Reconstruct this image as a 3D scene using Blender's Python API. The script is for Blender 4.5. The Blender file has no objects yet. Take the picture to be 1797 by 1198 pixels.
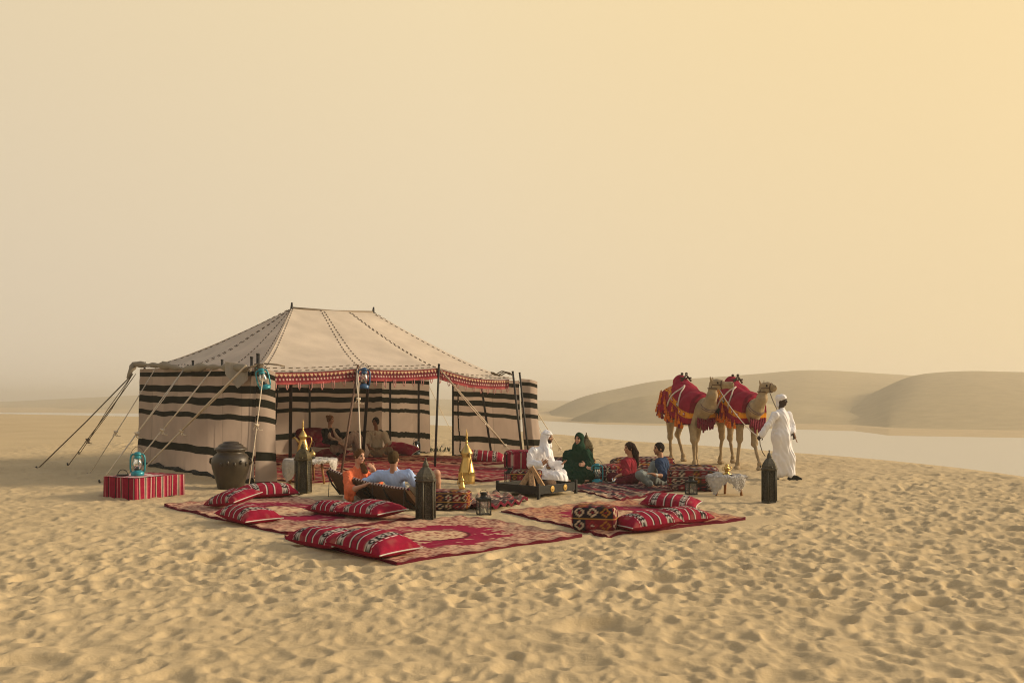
import bpy, math, random
import numpy as np
from mathutils import Vector, Matrix

rng = np.random.default_rng(11)
RND = random.Random(5)
S = bpy.context.scene
COL = S.collection
PI = math.pi

# ------------------------------------------------------------------ camera, sky, sun, exposure
F, CX, HY, EYE = 1550.0, 898.5, 700.0, 1.7        # focal length and horizon of the photograph
cd = bpy.data.cameras.new('camera')
cam = bpy.data.objects.new('camera', cd); COL.objects.link(cam)
cam.location = (0, 0, EYE); cam.rotation_euler = (PI / 2, 0, 0)
cd.sensor_width = 36; cd.lens = 36 * F / 1797; cd.shift_y = (HY - 599) / 1797
cd.clip_start = .1; cd.clip_end = 8000
S.camera = cam

SUN_AZ, SUN_EL = math.radians(80), math.radians(19)       # azimuth clockwise from +Y
SD = Vector((math.sin(SUN_AZ) * math.cos(SUN_EL), math.cos(SUN_AZ) * math.cos(SUN_EL), math.sin(SUN_EL)))
ld = bpy.data.lights.new('sun', 'SUN'); ld.energy = 3.1; ld.angle = math.radians(11); ld.color = (1.0, .80, .56)
sun = bpy.data.objects.new('sun', ld); COL.objects.link(sun)
sun.rotation_euler = SD.to_track_quat('Z', 'Y').to_euler()

world = bpy.data.worlds.new('World'); S.world = world; world.use_nodes = True
nt = world.node_tree; nt.nodes.clear()
def wn(t, **k):
    n = nt.nodes.new(t)
    for a, b in k.items(): setattr(n, a, b)
    return n
wout = wn('ShaderNodeOutputWorld'); bg = wn('ShaderNodeBackground'); bg.inputs['Strength'].default_value = .15
sky = wn('ShaderNodeTexSky', sky_type='NISHITA', sun_disc=False, sun_elevation=SUN_EL, sun_rotation=SUN_AZ,
         dust_density=4.0, air_density=1.0, ozone_density=1.0)
tc = wn('ShaderNodeTexCoord'); sep = wn('ShaderNodeSeparateXYZ')
dot = wn('ShaderNodeVectorMath', operation='DOT_PRODUCT'); dot.inputs[1].default_value = Vector((math.sin(math.radians(62)) * .95, math.cos(math.radians(62)) * .95, .30))
def ramp(stops, src, interp='EASE'):
    r = wn('ShaderNodeValToRGB'); e = r.color_ramp.elements; r.color_ramp.interpolation = interp
    while len(e) < len(stops): e.new(.5)
    for q, (p, c) in zip(e, stops): q.position = p; q.color = (*c, 1)
    nt.links.new(src, r.inputs[0]); return r
nt.links.new(tc.outputs['Generated'], sep.inputs[0]); nt.links.new(tc.outputs['Generated'], dot.inputs[0])
mr = wn('ShaderNodeMapRange'); mr.inputs[1].default_value = -1; mr.inputs[2].default_value = 1
nt.links.new(dot.outputs['Value'], mr.inputs[0])
veil = ramp([(0, (.44, .38, .285)), (.5, (.565, .463, .312)), (.73, (.625, .503, .318)), (.91, (.66, .505, .275)), (1, (.71, .525, .26))], mr.outputs[0], 'LINEAR')
tint = ramp([(0, (.93, .94, 1.02)), (.12, (.95, .95, 1.0)), (.42, (1.05, 1.03, .96)), (1, (1.08, 1.06, 1.04))], sep.outputs['Z'], 'LINEAR')
mul = wn('ShaderNodeMixRGB', blend_type='MULTIPLY'); mul.inputs[0].default_value = 1
nt.links.new(veil.outputs[0], mul.inputs[1]); nt.links.new(tint.outputs[0], mul.inputs[2])
x10 = wn('ShaderNodeVectorMath', operation='SCALE'); x10.inputs['Scale'].default_value = 1 / .15
nt.links.new(mul.outputs[0], x10.inputs[0])
el = ramp([(0, (0.03,) * 3), (.42, (.05,) * 3), (.75, (.80,) * 3), (1, (.9,) * 3)], sep.outputs['Z'])
mix = wn('ShaderNodeMixRGB')                              # dust veil low down, clear sky overhead
nt.links.new(el.outputs[0], mix.inputs[0]); nt.links.new(x10.outputs[0], mix.inputs[1]); nt.links.new(sky.outputs[0], mix.inputs[2])
nt.links.new(mix.outputs[0], bg.inputs[0]); nt.links.new(bg.outputs[0], wout.inputs[0])

S.view_settings.view_transform = 'Standard'; S.view_settings.look = 'None'
S.cycles.filter_width = 1.05
S.view_settings.exposure = 0.48; S.view_settings.gamma = 1.0; S.view_settings.use_curve_mapping = False

# ------------------------------------------------------------------ helpers
def W(px, py, Y):
    """world point that lies at distance Y on the sight line of a photograph position"""
    return np.array([(px - CX) / F * Y, Y, EYE - (py - HY) / F * Y])
def G(px, py):
    Y = EYE * F / (py - HY)
    return np.array([(px - CX) / F * Y, Y])
V3 = lambda *a: np.array(a, float)
def unit(v):
    v = np.asarray(v, float); return v / (np.linalg.norm(v) + 1e-12)
def smooth(t):
    t = np.clip(t, 0, 1); return t * t * (3 - 2 * t)
def hash2(i, j, s=0):
    h = (np.asarray(i, np.int64) * 374761393 + np.asarray(j, np.int64) * 668265263 + s * 2147483647) & 0xffffffff
    h = ((h ^ (h >> 13)) * 1274126177) & 0xffffffff
    return ((h ^ (h >> 16)) & 0xffff) / 65535.0
def vnoise(x, y, s=0):
    x = np.asarray(x, float); y = np.asarray(y, float)
    i = np.floor(x); j = np.floor(y); u = smooth(x - i); v = smooth(y - j); i = i.astype(np.int64); j = j.astype(np.int64)
    a = hash2(i, j, s); b = hash2(i + 1, j, s); c = hash2(i, j + 1, s); d = hash2(i + 1, j + 1, s)
    return (a * (1 - u) + b * u) * (1 - v) + (c * (1 - u) + d * u) * v
def noise3(p, f):
    x, y, z = p[..., 0] * f, p[..., 1] * f, p[..., 2] * f
    return (np.sin(x * 1.7 + 1.3 * np.sin(y * 1.1 + z * .6)) * np.cos(z * .8 + 1.1 * np.sin(x * .9)) + .6 * np.sin(y * 2.3 + x * 1.9 + z * .7 + 2.0 * np.sin(z * .5))) / 1.6

# ------------------------------------------------------------------ materials
MATS = {}
def mat(name, col=None, rough=.85, metal=0.0, var=.12, vscale=9.0, bump=.15, bscale=120.0, spec=.3, trans=0.0, sheen=0.0, thin=0.0):
    """principled material; col None takes the woven or dyed colour stored in the attribute Col"""
    if name in MATS: return MATS[name]
    m = bpy.data.materials.new(name); m.use_nodes = True; t = m.node_tree; t.nodes.clear(); L = t.links.new
    o = t.nodes.new('ShaderNodeOutputMaterial'); p = t.nodes.new('ShaderNodeBsdfPrincipled'); L(p.outputs[0], o.inputs[0])
    p.inputs['Roughness'].default_value = rough; p.inputs['Metallic'].default_value = metal
    p.inputs['Specular IOR Level'].default_value = spec; p.inputs['Transmission Weight'].default_value = trans
    p.inputs['Sheen Weight'].default_value = sheen
    c = t.nodes.new('ShaderNodeTexCoord')
    n = t.nodes.new('ShaderNodeTexNoise'); n.inputs['Scale'].default_value = vscale; n.inputs['Detail'].default_value = 6; L(c.outputs['Object'], n.inputs['Vector'])
    r = t.nodes.new('ShaderNodeMapRange'); r.inputs[1].default_value = .25; r.inputs[2].default_value = .75
    r.inputs[3].default_value = 1 - var; r.inputs[4].default_value = 1 + var; L(n.outputs['Fac'], r.inputs[0])
    mx = t.nodes.new('ShaderNodeVectorMath'); mx.operation = 'SCALE'; L(r.outputs[0], mx.inputs['Scale'])
    if col is None:
        a = t.nodes.new('ShaderNodeAttribute'); a.attribute_name = 'Col'; L(a.outputs['Color'], mx.inputs[0])
    else: mx.inputs[0].default_value = col
    L(mx.outputs[0], p.inputs['Base Color'])
    if bump:
        n2 = t.nodes.new('ShaderNodeTexNoise'); n2.inputs['Scale'].default_value = bscale; n2.inputs['Detail'].default_value = 4; L(c.outputs['Object'], n2.inputs['Vector'])
        b = t.nodes.new('ShaderNodeBump'); b.inputs['Strength'].default_value = bump; b.inputs['Distance'].default_value = .02
        L(n2.outputs['Fac'], b.inputs['Height']); L(b.outputs[0], p.inputs['Normal'])
    if thin:
        tr = t.nodes.new('ShaderNodeBsdfTranslucent'); L(mx.outputs[0], tr.inputs[0]); ms = t.nodes.new('ShaderNodeMixShader'); ms.inputs[0].default_value = thin
        L(p.outputs[0], ms.inputs[1]); L(tr.outputs[0], ms.inputs[2]); L(ms.outputs[0], o.inputs[0])
    MATS[name] = m; return m
WOVEN = mat('woven_wool', None, .95, var=.16, vscale=14, bump=.3, bscale=160, spec=.1)
CANVAS = mat('tent_canvas', None, .95, var=.10, vscale=2.2, bump=.12, bscale=60, spec=.1, thin=.30)
SKIN = mat('skin', None, .55, var=.05, vscale=30, bump=0, spec=.35)
CLOTH = mat('clothing', None, .9, var=.05, vscale=12, bump=.12, bscale=90, spec=.1)
FUR = mat('camel_coat', None, .95, var=.2, vscale=9, bump=.5, bscale=55, spec=.1)
BRASS = mat('brass', (.56, .38, .13), .36, 1.0, var=.12, vscale=12, bump=.05, bscale=40)
IRON = mat('aged_dark_iron', (.085, .076, .054), .55, .55, var=.35, vscale=25, bump=.3, bscale=90)
BLACK = mat('black_painted_steel', (.022, .021, .018), .45, .3, var=.25, vscale=10, bump=.08, bscale=50)
GLASS = mat('lamp_glass', (.85, .87, .86), .06, 0, var=.04, trans=.95, bump=0, spec=.5)
TEAL = mat('teal_enamel', (.015, .21, .26), .35, .2, var=.3, vscale=22, bump=.06, bscale=60, spec=.5)
BLUE = mat('blue_enamel', (.02, .075, .17), .35, .2, var=.3, vscale=22, bump=.06, bscale=60, spec=.5)
ROPE = mat('pale_rope', (.64, .54, .40), .95, var=.2, vscale=60, bump=.4, bscale=300)
DROPE = mat('weathered_rope', (.17, .13, .085), .95, var=.25, vscale=60, bump=.4, bscale=300)
POLE = mat('dark_tent_pole', (.035, .032, .028), .5, .3, var=.3, vscale=12, bump=.1, bscale=50)
BROWNPOLE = mat('brown_wooden_pole', (.13, .075, .05), .7, var=.3, vscale=14, bump=.2, bscale=60)
CLAY = mat('glazed_brown_clay', (.042, .030, .016), .42, .15, var=.35, vscale=5, bump=.12, bscale=25, spec=.5)
FLEECE = mat('fleece', (.54, .51, .465), .98, var=.14, vscale=25, bump=.9, bscale=70, spec=.05)
WOOD = mat('warm_wood', (.28, .13, .045), .6, var=.3, vscale=12, bump=.15, bscale=40)
LOG = mat('split_firewood', (.36, .22, .11), .9, var=.35, vscale=25, bump=.5, bscale=60)
BARK = mat('firewood_bark', (.10, .060, .035), .95, var=.35, vscale=25, bump=.6, bscale=60)
CANVASBROWN = mat('brown_canvas', (.085, .042, .018), .85, var=.2, vscale=14, bump=.35, bscale=110, spec=.15)
DARKSTRAP = mat('dark_strap', (.02, .017, .013), .85, var=.2)
STITCH = mat('dark_thread', (.085, .065, .045), .9)
HEM = mat('black_hem_cloth', (.018, .018, .013), .95, var=.3, vscale=8, bump=.3, bscale=60)
WEED = mat('desert_weed', (.055, .06, .025), .8, var=.3)

# ------------------------------------------------------------------ mesh building
def link(o, parent=None):
    COL.objects.link(o)
    if parent is not None: o.parent = parent
    return o
def tag(o, label=None, cat=None, group=None, kind=None):
    if label: o['label'] = label
    if cat: o['category'] = cat
    if group: o['group'] = group
    if kind: o['kind'] = kind
    return o
def thing(name, label, cat, loc=(0, 0, 0), rz=0.0, group=None):
    o = bpy.data.objects.new(name, None); o.empty_display_size = .2; link(o)
    o.location = tuple(float(v) for v in loc); o.rotation_euler = (0, 0, rz)
    return tag(o, label, cat, group)
def mesh_obj(name, v, f, material, parent=None, cols=None, origin=None, smooth_=True):
    v = np.asarray(v, np.float64)
    if origin is not None: v = v - np.asarray(origin, float)[None]
    me = bpy.data.meshes.new(name)
    me.from_pydata(v.tolist(), [], f.tolist() if isinstance(f, np.ndarray) else f)
    if cols is not None:
        a = me.color_attributes.new('Col', 'FLOAT_COLOR', 'POINT')
        c = np.ones((len(v), 4), np.float32); c[:, :3] = cols
        a.data.foreach_set('color', c.ravel())
    if smooth_: me.polygons.foreach_set('use_smooth', [True] * len(me.polygons))
    me.materials.append(material); me.update()
    o = bpy.data.objects.new(name, me); link(o, parent)
    return o
class MB:
    """collects shapes, then becomes one mesh object"""
    def __init__(s): s.v = []; s.f = []; s.c = []; s.n = 0
    def add(s, v, f, c=None):
        v = np.asarray(v, float).reshape(-1, 3)
        s.v.append(v); s.f += [[i + s.n for i in q] for q in f]; s.n += len(v)
        s.c.append(np.tile(np.asarray(c if c is not None else (.5, .5, .5), float), (len(v), 1)) if c is None or np.ndim(c) == 1 else np.asarray(c, float).reshape(-1, 3))
        return s
    def grid(s, P, c=None, cu=False, cv=False):
        n, m = P.shape[:2]; f = []
        for i in range(n if cu else n - 1):
            for j in range(m if cv else m - 1):
                a, b = (i + 1) % n, (j + 1) % m
                f.append((i * m + j, a * m + j, a * m + b, i * m + b))
        return s.add(P.reshape(-1, 3), f, c if c is None or np.ndim(c) == 1 else np.asarray(c).reshape(-1, 3))
    def tube(s, pts, r, seg=7, c=None, cap=True):
        pts = [np.asarray(p, float) for p in pts]; n = len(pts)
        rr = [r] * n if np.isscalar(r) else list(r)
        rings = []; up = None
        for i, p in enumerate(pts):
            t = unit(pts[min(i + 1, n - 1)] - pts[max(i - 1, 0)])
            if up is None: up = unit(np.cross(t, (0, 0, 1) if abs(t[2]) < .9 else (1, 0, 0)))
            a = unit(up - t * np.dot(up, t)); b = np.cross(t, a); up = a
            th = np.arange(seg) * 2 * PI / seg
            rings.append(p + rr[i] * (np.cos(th)[:, None] * a + np.sin(th)[:, None] * b))
        k = s.n; s.grid(np.array(rings), c, cv=True)
        if cap:
            s.f.append([k + j for j in range(seg)][::1]); s.f.append([k + (n - 1) * seg + j for j in range(seg)][::-1])
        return s
    def lathe(s, prof, seg=20, at=(0, 0, 0), c=None, rot=0.0, sx=1.0, sy=1.0):
        th = np.arange(seg) * 2 * PI / seg + rot
        P = np.array([[(max(r, 1e-4) * math.cos(t) * sx + at[0], max(r, 1e-4) * math.sin(t) * sy + at[1], z + at[2]) for t in th] for r, z in prof])
        return s.grid(P, c, cv=True)
    def box(s, lo, hi, c=None, M=None, bev=0.0):
        (x0, y0, z0), (x1, y1, z1) = lo, hi
        b = min(bev, (x1 - x0) / 3, (y1 - y0) / 3, (z1 - z0) / 3)
        if b <= 0:
            v = [(x, y, z) for z in (z0, z1) for y in (y0, y1) for x in (x0, x1)]
            f = [(0, 2, 3, 1), (4, 5, 7, 6), (0, 1, 5, 4), (2, 6, 7, 3), (0, 4, 6, 2), (1, 3, 7, 5)]
        else:
            def ring(o, z): return [(x0 + o + (b if k in (0, 5) else 0) * 0, 0, z) for k in range(0)]
            def oct_(i, z):
                a = b
                return [(x0 + i + a, y0 + i, z), (x1 - i - a, y0 + i, z), (x1 - i, y0 + i + a, z), (x1 - i, y1 - i - a, z), (x1 - i - a, y1 - i, z), (x0 + i + a, y1 - i, z), (x0 + i, y1 - i - a, z), (x0 + i, y0 + i + a, z)]
            v = oct_(b, z0) + oct_(0, z0 + b) + oct_(0, z1 - b) + oct_(b, z1)
            f = [tuple(range(7, -1, -1)), tuple(range(24, 32))]
            for k in range(3):
                for j in range(8): f.append((k * 8 + j, k * 8 + (j + 1) % 8, (k + 1) * 8 + (j + 1) % 8, (k + 1) * 8 + j))
        v = np.array(v, float)
        if M is not None: v = v @ np.asarray(M.to_3x3()).T + np.asarray(M.translation)
        return s.add(v, f, c)
    def ell(s, c0, r, seg=12, c=None, M=None):
        r = (r, r, r) if np.isscalar(r) else r
        ph = np.linspace(0.02, PI - .02, seg // 2 + 2); th = np.arange(seg) * 2 * PI / seg
        P = np.array([[(math.sin(p) * math.cos(t) * r[0], math.sin(p) * math.sin(t) * r[1], -math.cos(p) * r[2]) for t in th] for p in ph])
        if M is not None: P = P @ np.asarray(M.to_3x3()).T
        return s.grid(P + np.asarray(c0, float), c, cv=True)
    def xf(s, M):
        R = np.asarray(M.to_3x3()); t = np.asarray(M.translation)
        s.v = [v @ R.T + t for v in s.v]; return s
    def build(s, name, material, parent=None, origin=None, smooth_=True, col=False):
        return mesh_obj(name, np.concatenate(s.v), s.f, material, parent, np.concatenate(s.c) if col else None, origin, smooth_)
def copy_tree(o, parent=None):
    c = o.copy(); COL.objects.link(c)
    if parent is not None: c.parent = parent
    for ch in list(o.children): copy_tree(ch, c)
    return c
def rz_of(d): return math.atan2(d[1], d[0])

class SDF:
    """blended solid made of tapered capsules and ellipsoids, turned into one closed skin"""
    def __init__(s, res=.012): s.res = res; s.p = []; s.post = []; s.noise = None; s.nz = 1.0; s.oct = False
    def cap(s, a, b, ra, rb=None, k=.02, w=None, f=1.0):
        s.p.append(('c', np.asarray(a, float), np.asarray(b, float), ra, ra if rb is None else rb, k, None if w is None else unit(w), f)); return s
    def ell(s, c, r, ax=None, k=.02):
        s.p.append(('e', np.asarray(c, float), np.asarray(r, float), np.eye(3) if ax is None else np.asarray(ax, float), 0, k)); return s
    def clip(s, n, p): s.post.append(('p', np.asarray(n, float), np.asarray(p, float))); return s
    def hole(s, c, r, ax=None): s.post.append(('h', np.asarray(c, float), np.asarray(r, float), np.eye(3) if ax is None else np.asarray(ax, float))); return s
    def bbox(s, q):
        if q[0] == 'c':
            r = max(q[3], q[4]) / min(q[7], 1.0) + q[5]
            return np.minimum(q[1], q[2]) - r, np.maximum(q[1], q[2]) + r
        r = q[2].max() + q[5]; return q[1] - r, q[1] + r
    def mesh(s):
        B = [s.bbox(q) for q in s.p]; h = s.res
        lo = np.min([b[0] for b in B], 0) - 3 * h; hi = np.max([b[1] for b in B], 0) + 3 * h
        n = np.ceil((hi - lo) / h).astype(int) + 1
        ax = [lo[i] + h * np.arange(n[i]) for i in range(3)]
        v = np.full(n, .5, np.float32)
        for q, (b0, b1) in zip(s.p, B):
            i0 = np.clip(((b0 - lo) / h).astype(int) - 2, 0, n); i1 = np.clip(((b1 - lo) / h).astype(int) + 3, 0, n)
            sl = tuple(slice(a, b) for a, b in zip(i0, i1))
            P = np.stack(np.meshgrid(*[ax[i][sl[i]] for i in range(3)], indexing='ij'), -1)
            if q[0] == 'c':
                _, a, b, ra, rb, k, w, f = q; ba = b - a
                t = np.clip(((P - a) @ ba) / max(ba @ ba, 1e-9), 0, 1)
                d = P - a - t[..., None] * ba
                if w is not None: d = d + ((f - 1) * (d @ w))[..., None] * w
                d = np.sqrt((d * d).sum(-1)) - (ra + (rb - ra) * t)
            else:
                _, c, r, A, _, k = q
                l = ((P - c) @ A.T) / r; m = np.sqrt((l * l).sum(-1)) + 1e-9
                g = np.sqrt(((l / r) ** 2).sum(-1)) + 1e-9
                d = np.clip(m * (m - 1) / g, -.5, .5)
            o = v[sl]; hh = np.maximum(k - np.abs(o - d), 0) / max(k, 1e-6)
            v[sl] = np.minimum(o, d) - hh * hh * k * .25
        if s.noise or s.post:
            P = np.stack(np.meshgrid(*ax, indexing='ij'), -1)
            if s.noise:
                v = v + s.noise[0] * noise3(P * V3(1, 1, s.nz), s.noise[1])
                if s.oct: v = v + s.noise[0] * .55 * noise3(P * V3(1, 1, .6) + P[..., [2, 0, 1]] * .35, s.noise[1] * 2.1)
            for q in s.post:
                if q[0] == 'p': v = np.maximum(v, (P - q[2]) @ q[1])
                else:
                    l = ((P - q[1]) @ q[3].T) / q[2]; v = np.maximum(v, (1 - np.sqrt((l * l).sum(-1))) * q[2].min())
        ins = v < 0
        act = np.zeros(np.array(n) - 1, np.int8)
        cor = [(i, j, k) for i in (0, 1) for j in (0, 1) for k in (0, 1)]
        for (i, j, k) in cor: act += ins[i:n[0] - 1 + i, j:n[1] - 1 + j, k:n[2] - 1 + k]
        cells = np.argwhere((act > 0) & (act < 8))
        idx = np.full(np.array(n) - 1, -1, np.int64); idx[tuple(cells.T)] = np.arange(len(cells))
        acc = np.zeros((len(cells), 3)); cnt = np.zeros(len(cells))
        cv = {c: v[tuple((cells + c).T)] for c in cor}
        for c in cor:
            for d in range(3):
                if c[d]: continue
                e = list(c); e[d] = 1; a, b = cv[c], cv[tuple(e)]
                m = (a < 0) != (b < 0); t = np.where(m, a / np.where(m, a - b, 1), 0)
                p = np.tile(np.array(c, float), (len(cells), 1)); p[:, d] = t
                acc[m] += p[m]; cnt[m] += 1
        vert = lo + h * (cells + acc / cnt[:, None])
        quads = []
        for d in range(3):
            a = [slice(None)] * 3; b = [slice(None)] * 3; a[d] = slice(0, -1); b[d] = slice(1, None)
            A, Bq = ins[tuple(a)], ins[tuple(b)]
            for sgn in (0, 1):
                e = np.argwhere((A & ~Bq) if sgn == 0 else (~A & Bq))
                if not len(e): continue
                u, w = (d + 1) % 3, (d + 2) % 3
                e = e[(e[:, u] > 0) & (e[:, w] > 0) & (e[:, u] < n[u] - 1) & (e[:, w] < n[w] - 1)]
                U = np.eye(3, dtype=int)[u]; Wd = np.eye(3, dtype=int)[w]
                q = np.stack([idx[tuple((e - U - Wd).T)], idx[tuple((e - Wd).T)], idx[tuple(e.T)], idx[tuple((e - U).T)]], 1)
                quads.append(q if sgn == 0 else q[:, ::-1])
        q = np.concatenate(quads); q = q[(q >= 0).all(1)]
        return vert, q
    def build(s, name, material, parent=None, origin=None, col=(.5, .5, .5)):
        v, q = s.mesh()
        c = col(v) if callable(col) else np.tile(np.asarray(col, float), (len(v), 1))
        return mesh_obj(name, v, q, material, parent, c, origin)
# ------------------------------------------------------------------ the desert: sand, lagoon, dunes, haze
WATER_Z = -4.0
_pa = lambda xs: (np.array(xs, float) - CX) / F
_yd = lambda ys: (EYE - WATER_Z) * F / (np.array(ys, float) - HY)
_na, _ny = _pa([-1200, -400, 0, 245, 500, 770, 950, 1050, 1120, 1400, 1797, 2300, 2700]), _yd([720.5, 723, 726, 731, 738, 746, 760, 768, 775, 795, 836, 890, 930])
_fa, _fy = _pa([-2500, 0, 770, 950, 1050, 1350, 1500, 1560, 1797, 3500]), _yd([721, 723.5, 729, 738, 744, 752, 756, 764, 768, 776])
TENT = dict(FL=V3(-5.2, 17.8, 0), BL=V3(-9.9, 23.5, 0), BR=V3(-4.4, 29.9, 0), FR=V3(.3, 24.2, 0))
E1 = unit(TENT['FR'] - TENT['FL']); EN = V3(E1[1], -E1[0], 0)          # along the open front; out of it
def tp(e, n, z=0.0): return TENT['FL'] + E1 * e + EN * n + V3(0, 0, z)
def g2(*pts): return [G(*p) for p in pts]
L1, N1, R1 = g2((285, 888), (500, 938), (745, 911))
L2, N2, R2 = g2((500, 943), (692, 991), (1022, 942))
L3, N3, R3 = g2((880, 898), (1065, 941), (1310, 912))
L4, N4, R4 = g2((985, 856), (1090, 878), (1210, 856))
def rect(L, N, Rr): return np.array([L, N, Rr, L + Rr - N])
RUGS = [rect(L1, N1, R1), rect(L2, N2, R2), rect(L3, N3, R3), rect(L4, N4, R4)]
for e0, e1, n0, n1 in ((.7, 3.1, -3.9, .85), (3.2, 6.2, -3.0, 3.3), (3.15, 7.9, -7.0, -3.1), (6.3, 8.1, -2.9, .3)):
    RUGS.append(np.array([tp(e0, n0)[:2], tp(e0, n1)[:2], tp(e1, n1)[:2], tp(e1, n0)[:2]]))
def in_rect(Rc, x, y, pad=.2):
    o = Rc[0]; a = Rc[1] - o; b = Rc[3] - o; la, lb = np.linalg.norm(a), np.linalg.norm(b)
    dx, dy = x - o[0], y - o[1]
    u = (dx * a[0] + dy * a[1]) / la; v = (dx * b[0] + dy * b[1]) / lb
    d = np.maximum(np.maximum(-u, u - la), np.maximum(-v, v - lb))
    return 1 - smooth(d / pad)
RES = .0175; X0, X1, Y0, Y1 = -19.0, 19.0, 2.5, 42.0
nx, ny = int((X1 - X0) / RES), int((Y1 - Y0) / RES)
gx, gy = np.meshgrid(X0 + RES * np.arange(nx), Y0 + RES * np.arange(ny), indexing='ij')
trod = np.zeros((nx, ny), np.float32)
def stamp(x, y, l, w, a, dep, rim, off):
    m = int((max(l, w) * 2.1) / RES) + 1
    ix, iy = int((x - X0) / RES), int((y - Y0) / RES)
    if ix < m or iy < m or ix >= nx - m or iy >= ny - m: return
    sl = (slice(ix - m, ix + m), slice(iy - m, iy + m))
    dx, dy = gx[sl] - x, gy[sl] - y
    u = (dx * math.cos(a) + dy * math.sin(a)) / l; v = (-dx * math.sin(a) + dy * math.cos(a)) / w
    q = np.sqrt(u * u + v * v)
    bowl = -dep * (1 - smooth((q - .55) / .5)) * (1 + .5 * np.clip(u * math.cos(off) + v * math.sin(off), -1, 1))
    ring = rim * np.exp(-((q - 1.18) / .26) ** 2) * (1 + .7 * np.clip(u * math.cos(off) + v * math.sin(off), -1.2, 1.2))
    old = trod[sl]
    trod[sl] = old * np.clip(.2 + .8 * smooth((q - .55) / .75), 0, 1) + bowl + ring * np.clip(1 - old / .012, .0, 1)
for _ in range(52000):
    y = Y0 + (Y1 - Y0) * RND.random() ** 1.35; x = (RND.random() * 2 - 1) * min(18.5, 3.5 + y * .75)
    s = RND.lognormvariate(0, .36)
    stamp(x, y, (.108 * s), (.074 * s), RND.gauss(.6, .8), .0195 * s * RND.uniform(.45, 1.35), .007 * s * RND.uniform(.3, 1.4), RND.uniform(0, 6.28))
rdg = lambda f_, s_: (1 - np.abs(2 * vnoise(gx * f_ + .35 * vnoise(gx * 2, gy * 2, 31), gy * f_ * .9 + .6 * vnoise(gx * 1.5, gy * 1.5, 32), s_) - 1)) ** 2.5
wob = .013 * (rdg(4.2, 33) - .4) + .008 * (rdg(8.5, 34) - .4) + .05 * (vnoise(gx * .55, gy * .55, 1) - .5) + .03 * (vnoise(gx * 1.7 + gy * .5, gy * 1.9, 2) - .5) + .016 * (vnoise(gx * 4 + gy * 1.5, gy * 5.0, 3) - .5) + .006 * (vnoise(gx * 11, gy * 13, 4) - .5)
patch = .55 + .65 * smooth((vnoise(gx * .32, gy * .32, 9) - .25) / .4)      # windblown patches are smoother
flat = np.ones_like(trod)
for Rc in RUGS: flat = flat * (1 - .93 * in_rect(Rc, gx, gy, .35))
tent_c = np.array([tp(-.4, .5)[:2], tp(-.4, -7.9)[:2], tp(8.8, -7.9)[:2], tp(8.8, .5)[:2]])
flat = flat * (1 - .8 * in_rect(tent_c, gx, gy, .5))
camp = np.exp(-(((gx + .2) / 4.5) ** 2 + ((gy - 16) / 4.5) ** 2) ** 2)
relief = (trod * patch * (1 - .45 * camp) + wob * (1 - .5 * camp)) * flat
relief *= smooth(np.minimum(np.minimum(gx - X0, X1 - gx), Y1 - gy) / 5.0)
def sample(x, y):
    fx = np.clip((np.asarray(x, float) - X0) / RES, 0, nx - 1.01); fy = np.clip((np.asarray(y, float) - Y0) / RES, 0, ny - 1.01)
    i = fx.astype(int); j = fy.astype(int); u = fx - i; v = fy - j
    r = (relief[i, j] * (1 - u) + relief[i + 1, j] * u) * (1 - v) + (relief[i, j + 1] * (1 - u) + relief[i + 1, j + 1] * u) * v
    return np.where((x < X0) | (x > X1) | (y < Y0) | (y > Y1), 0, r)
def ground_z(x, y):
    x = np.asarray(x, float); y = np.asarray(y, float)
    a = x / np.maximum(y, 1); yw = np.interp(a, _na, _ny); y1 = .29 * yw
    z = WATER_Z * np.clip((y - y1) / (yw - y1), 0, 1.15)
    far = y - np.interp(a, _fa, _fy); z = np.where(far > -20, np.maximum(z, np.clip(WATER_Z + .03 * far, -5, WATER_Z + .5)), z)
    rough = (.10 * (vnoise(x * .13, y * .13, 21) - .5) + .05 * (vnoise(x * .4 + y * .2, y * .5, 22) - .5)) * smooth((y - 26) / 15) * np.clip((yw - y) / 30, 0, 1) * (1 - np.exp(-(((x + 4.5) / 8) ** 2 + ((y - 24) / 9) ** 2) ** 2))
    return z + sample(x, y) + rough
def gz(p): return float(ground_z(p[0], p[1]))
def at(px, py, dz=0.0):
    p = G(px, py); return V3(p[0], p[1], gz(p) + dz)

def sheet(name, xs, ys, zf, material, label=None, kind='structure', flipcheck=False):
    """big terrain grid, xs given as a multiple of the distance"""
    A, Yg = np.meshgrid(xs, ys, indexing='ij'); X = A * Yg if zf is not None else A
    Z = zf(X, Yg, A)
    v = np.stack([X, Yg, Z], -1).reshape(-1, 3); n, m = len(xs), len(ys)
    i, j = np.meshgrid(np.arange(n - 1), np.arange(m - 1), indexing='ij'); b = (i * m + j).ravel()
    f = np.stack([b, b + m, b + m + 1, b + 1], 1)
    me = bpy.data.meshes.new(name)
    me.vertices.add(len(v)); me.vertices.foreach_set('co', v.ravel().astype(np.float32))
    me.loops.add(f.size); me.loops.foreach_set('vertex_index', f.ravel().astype(np.int32))
    me.polygons.add(len(f)); me.polygons.foreach_set('loop_start', np.arange(0, f.size, 4, dtype=np.int32))
    me.polygons.foreach_set('use_smooth', np.ones(len(f), bool))
    me.update(calc_edges=True); me.validate()
    me.materials.append(material); o = bpy.data.objects.new(name, me); link(o)
    return tag(o, label, None, None, kind)

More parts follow.
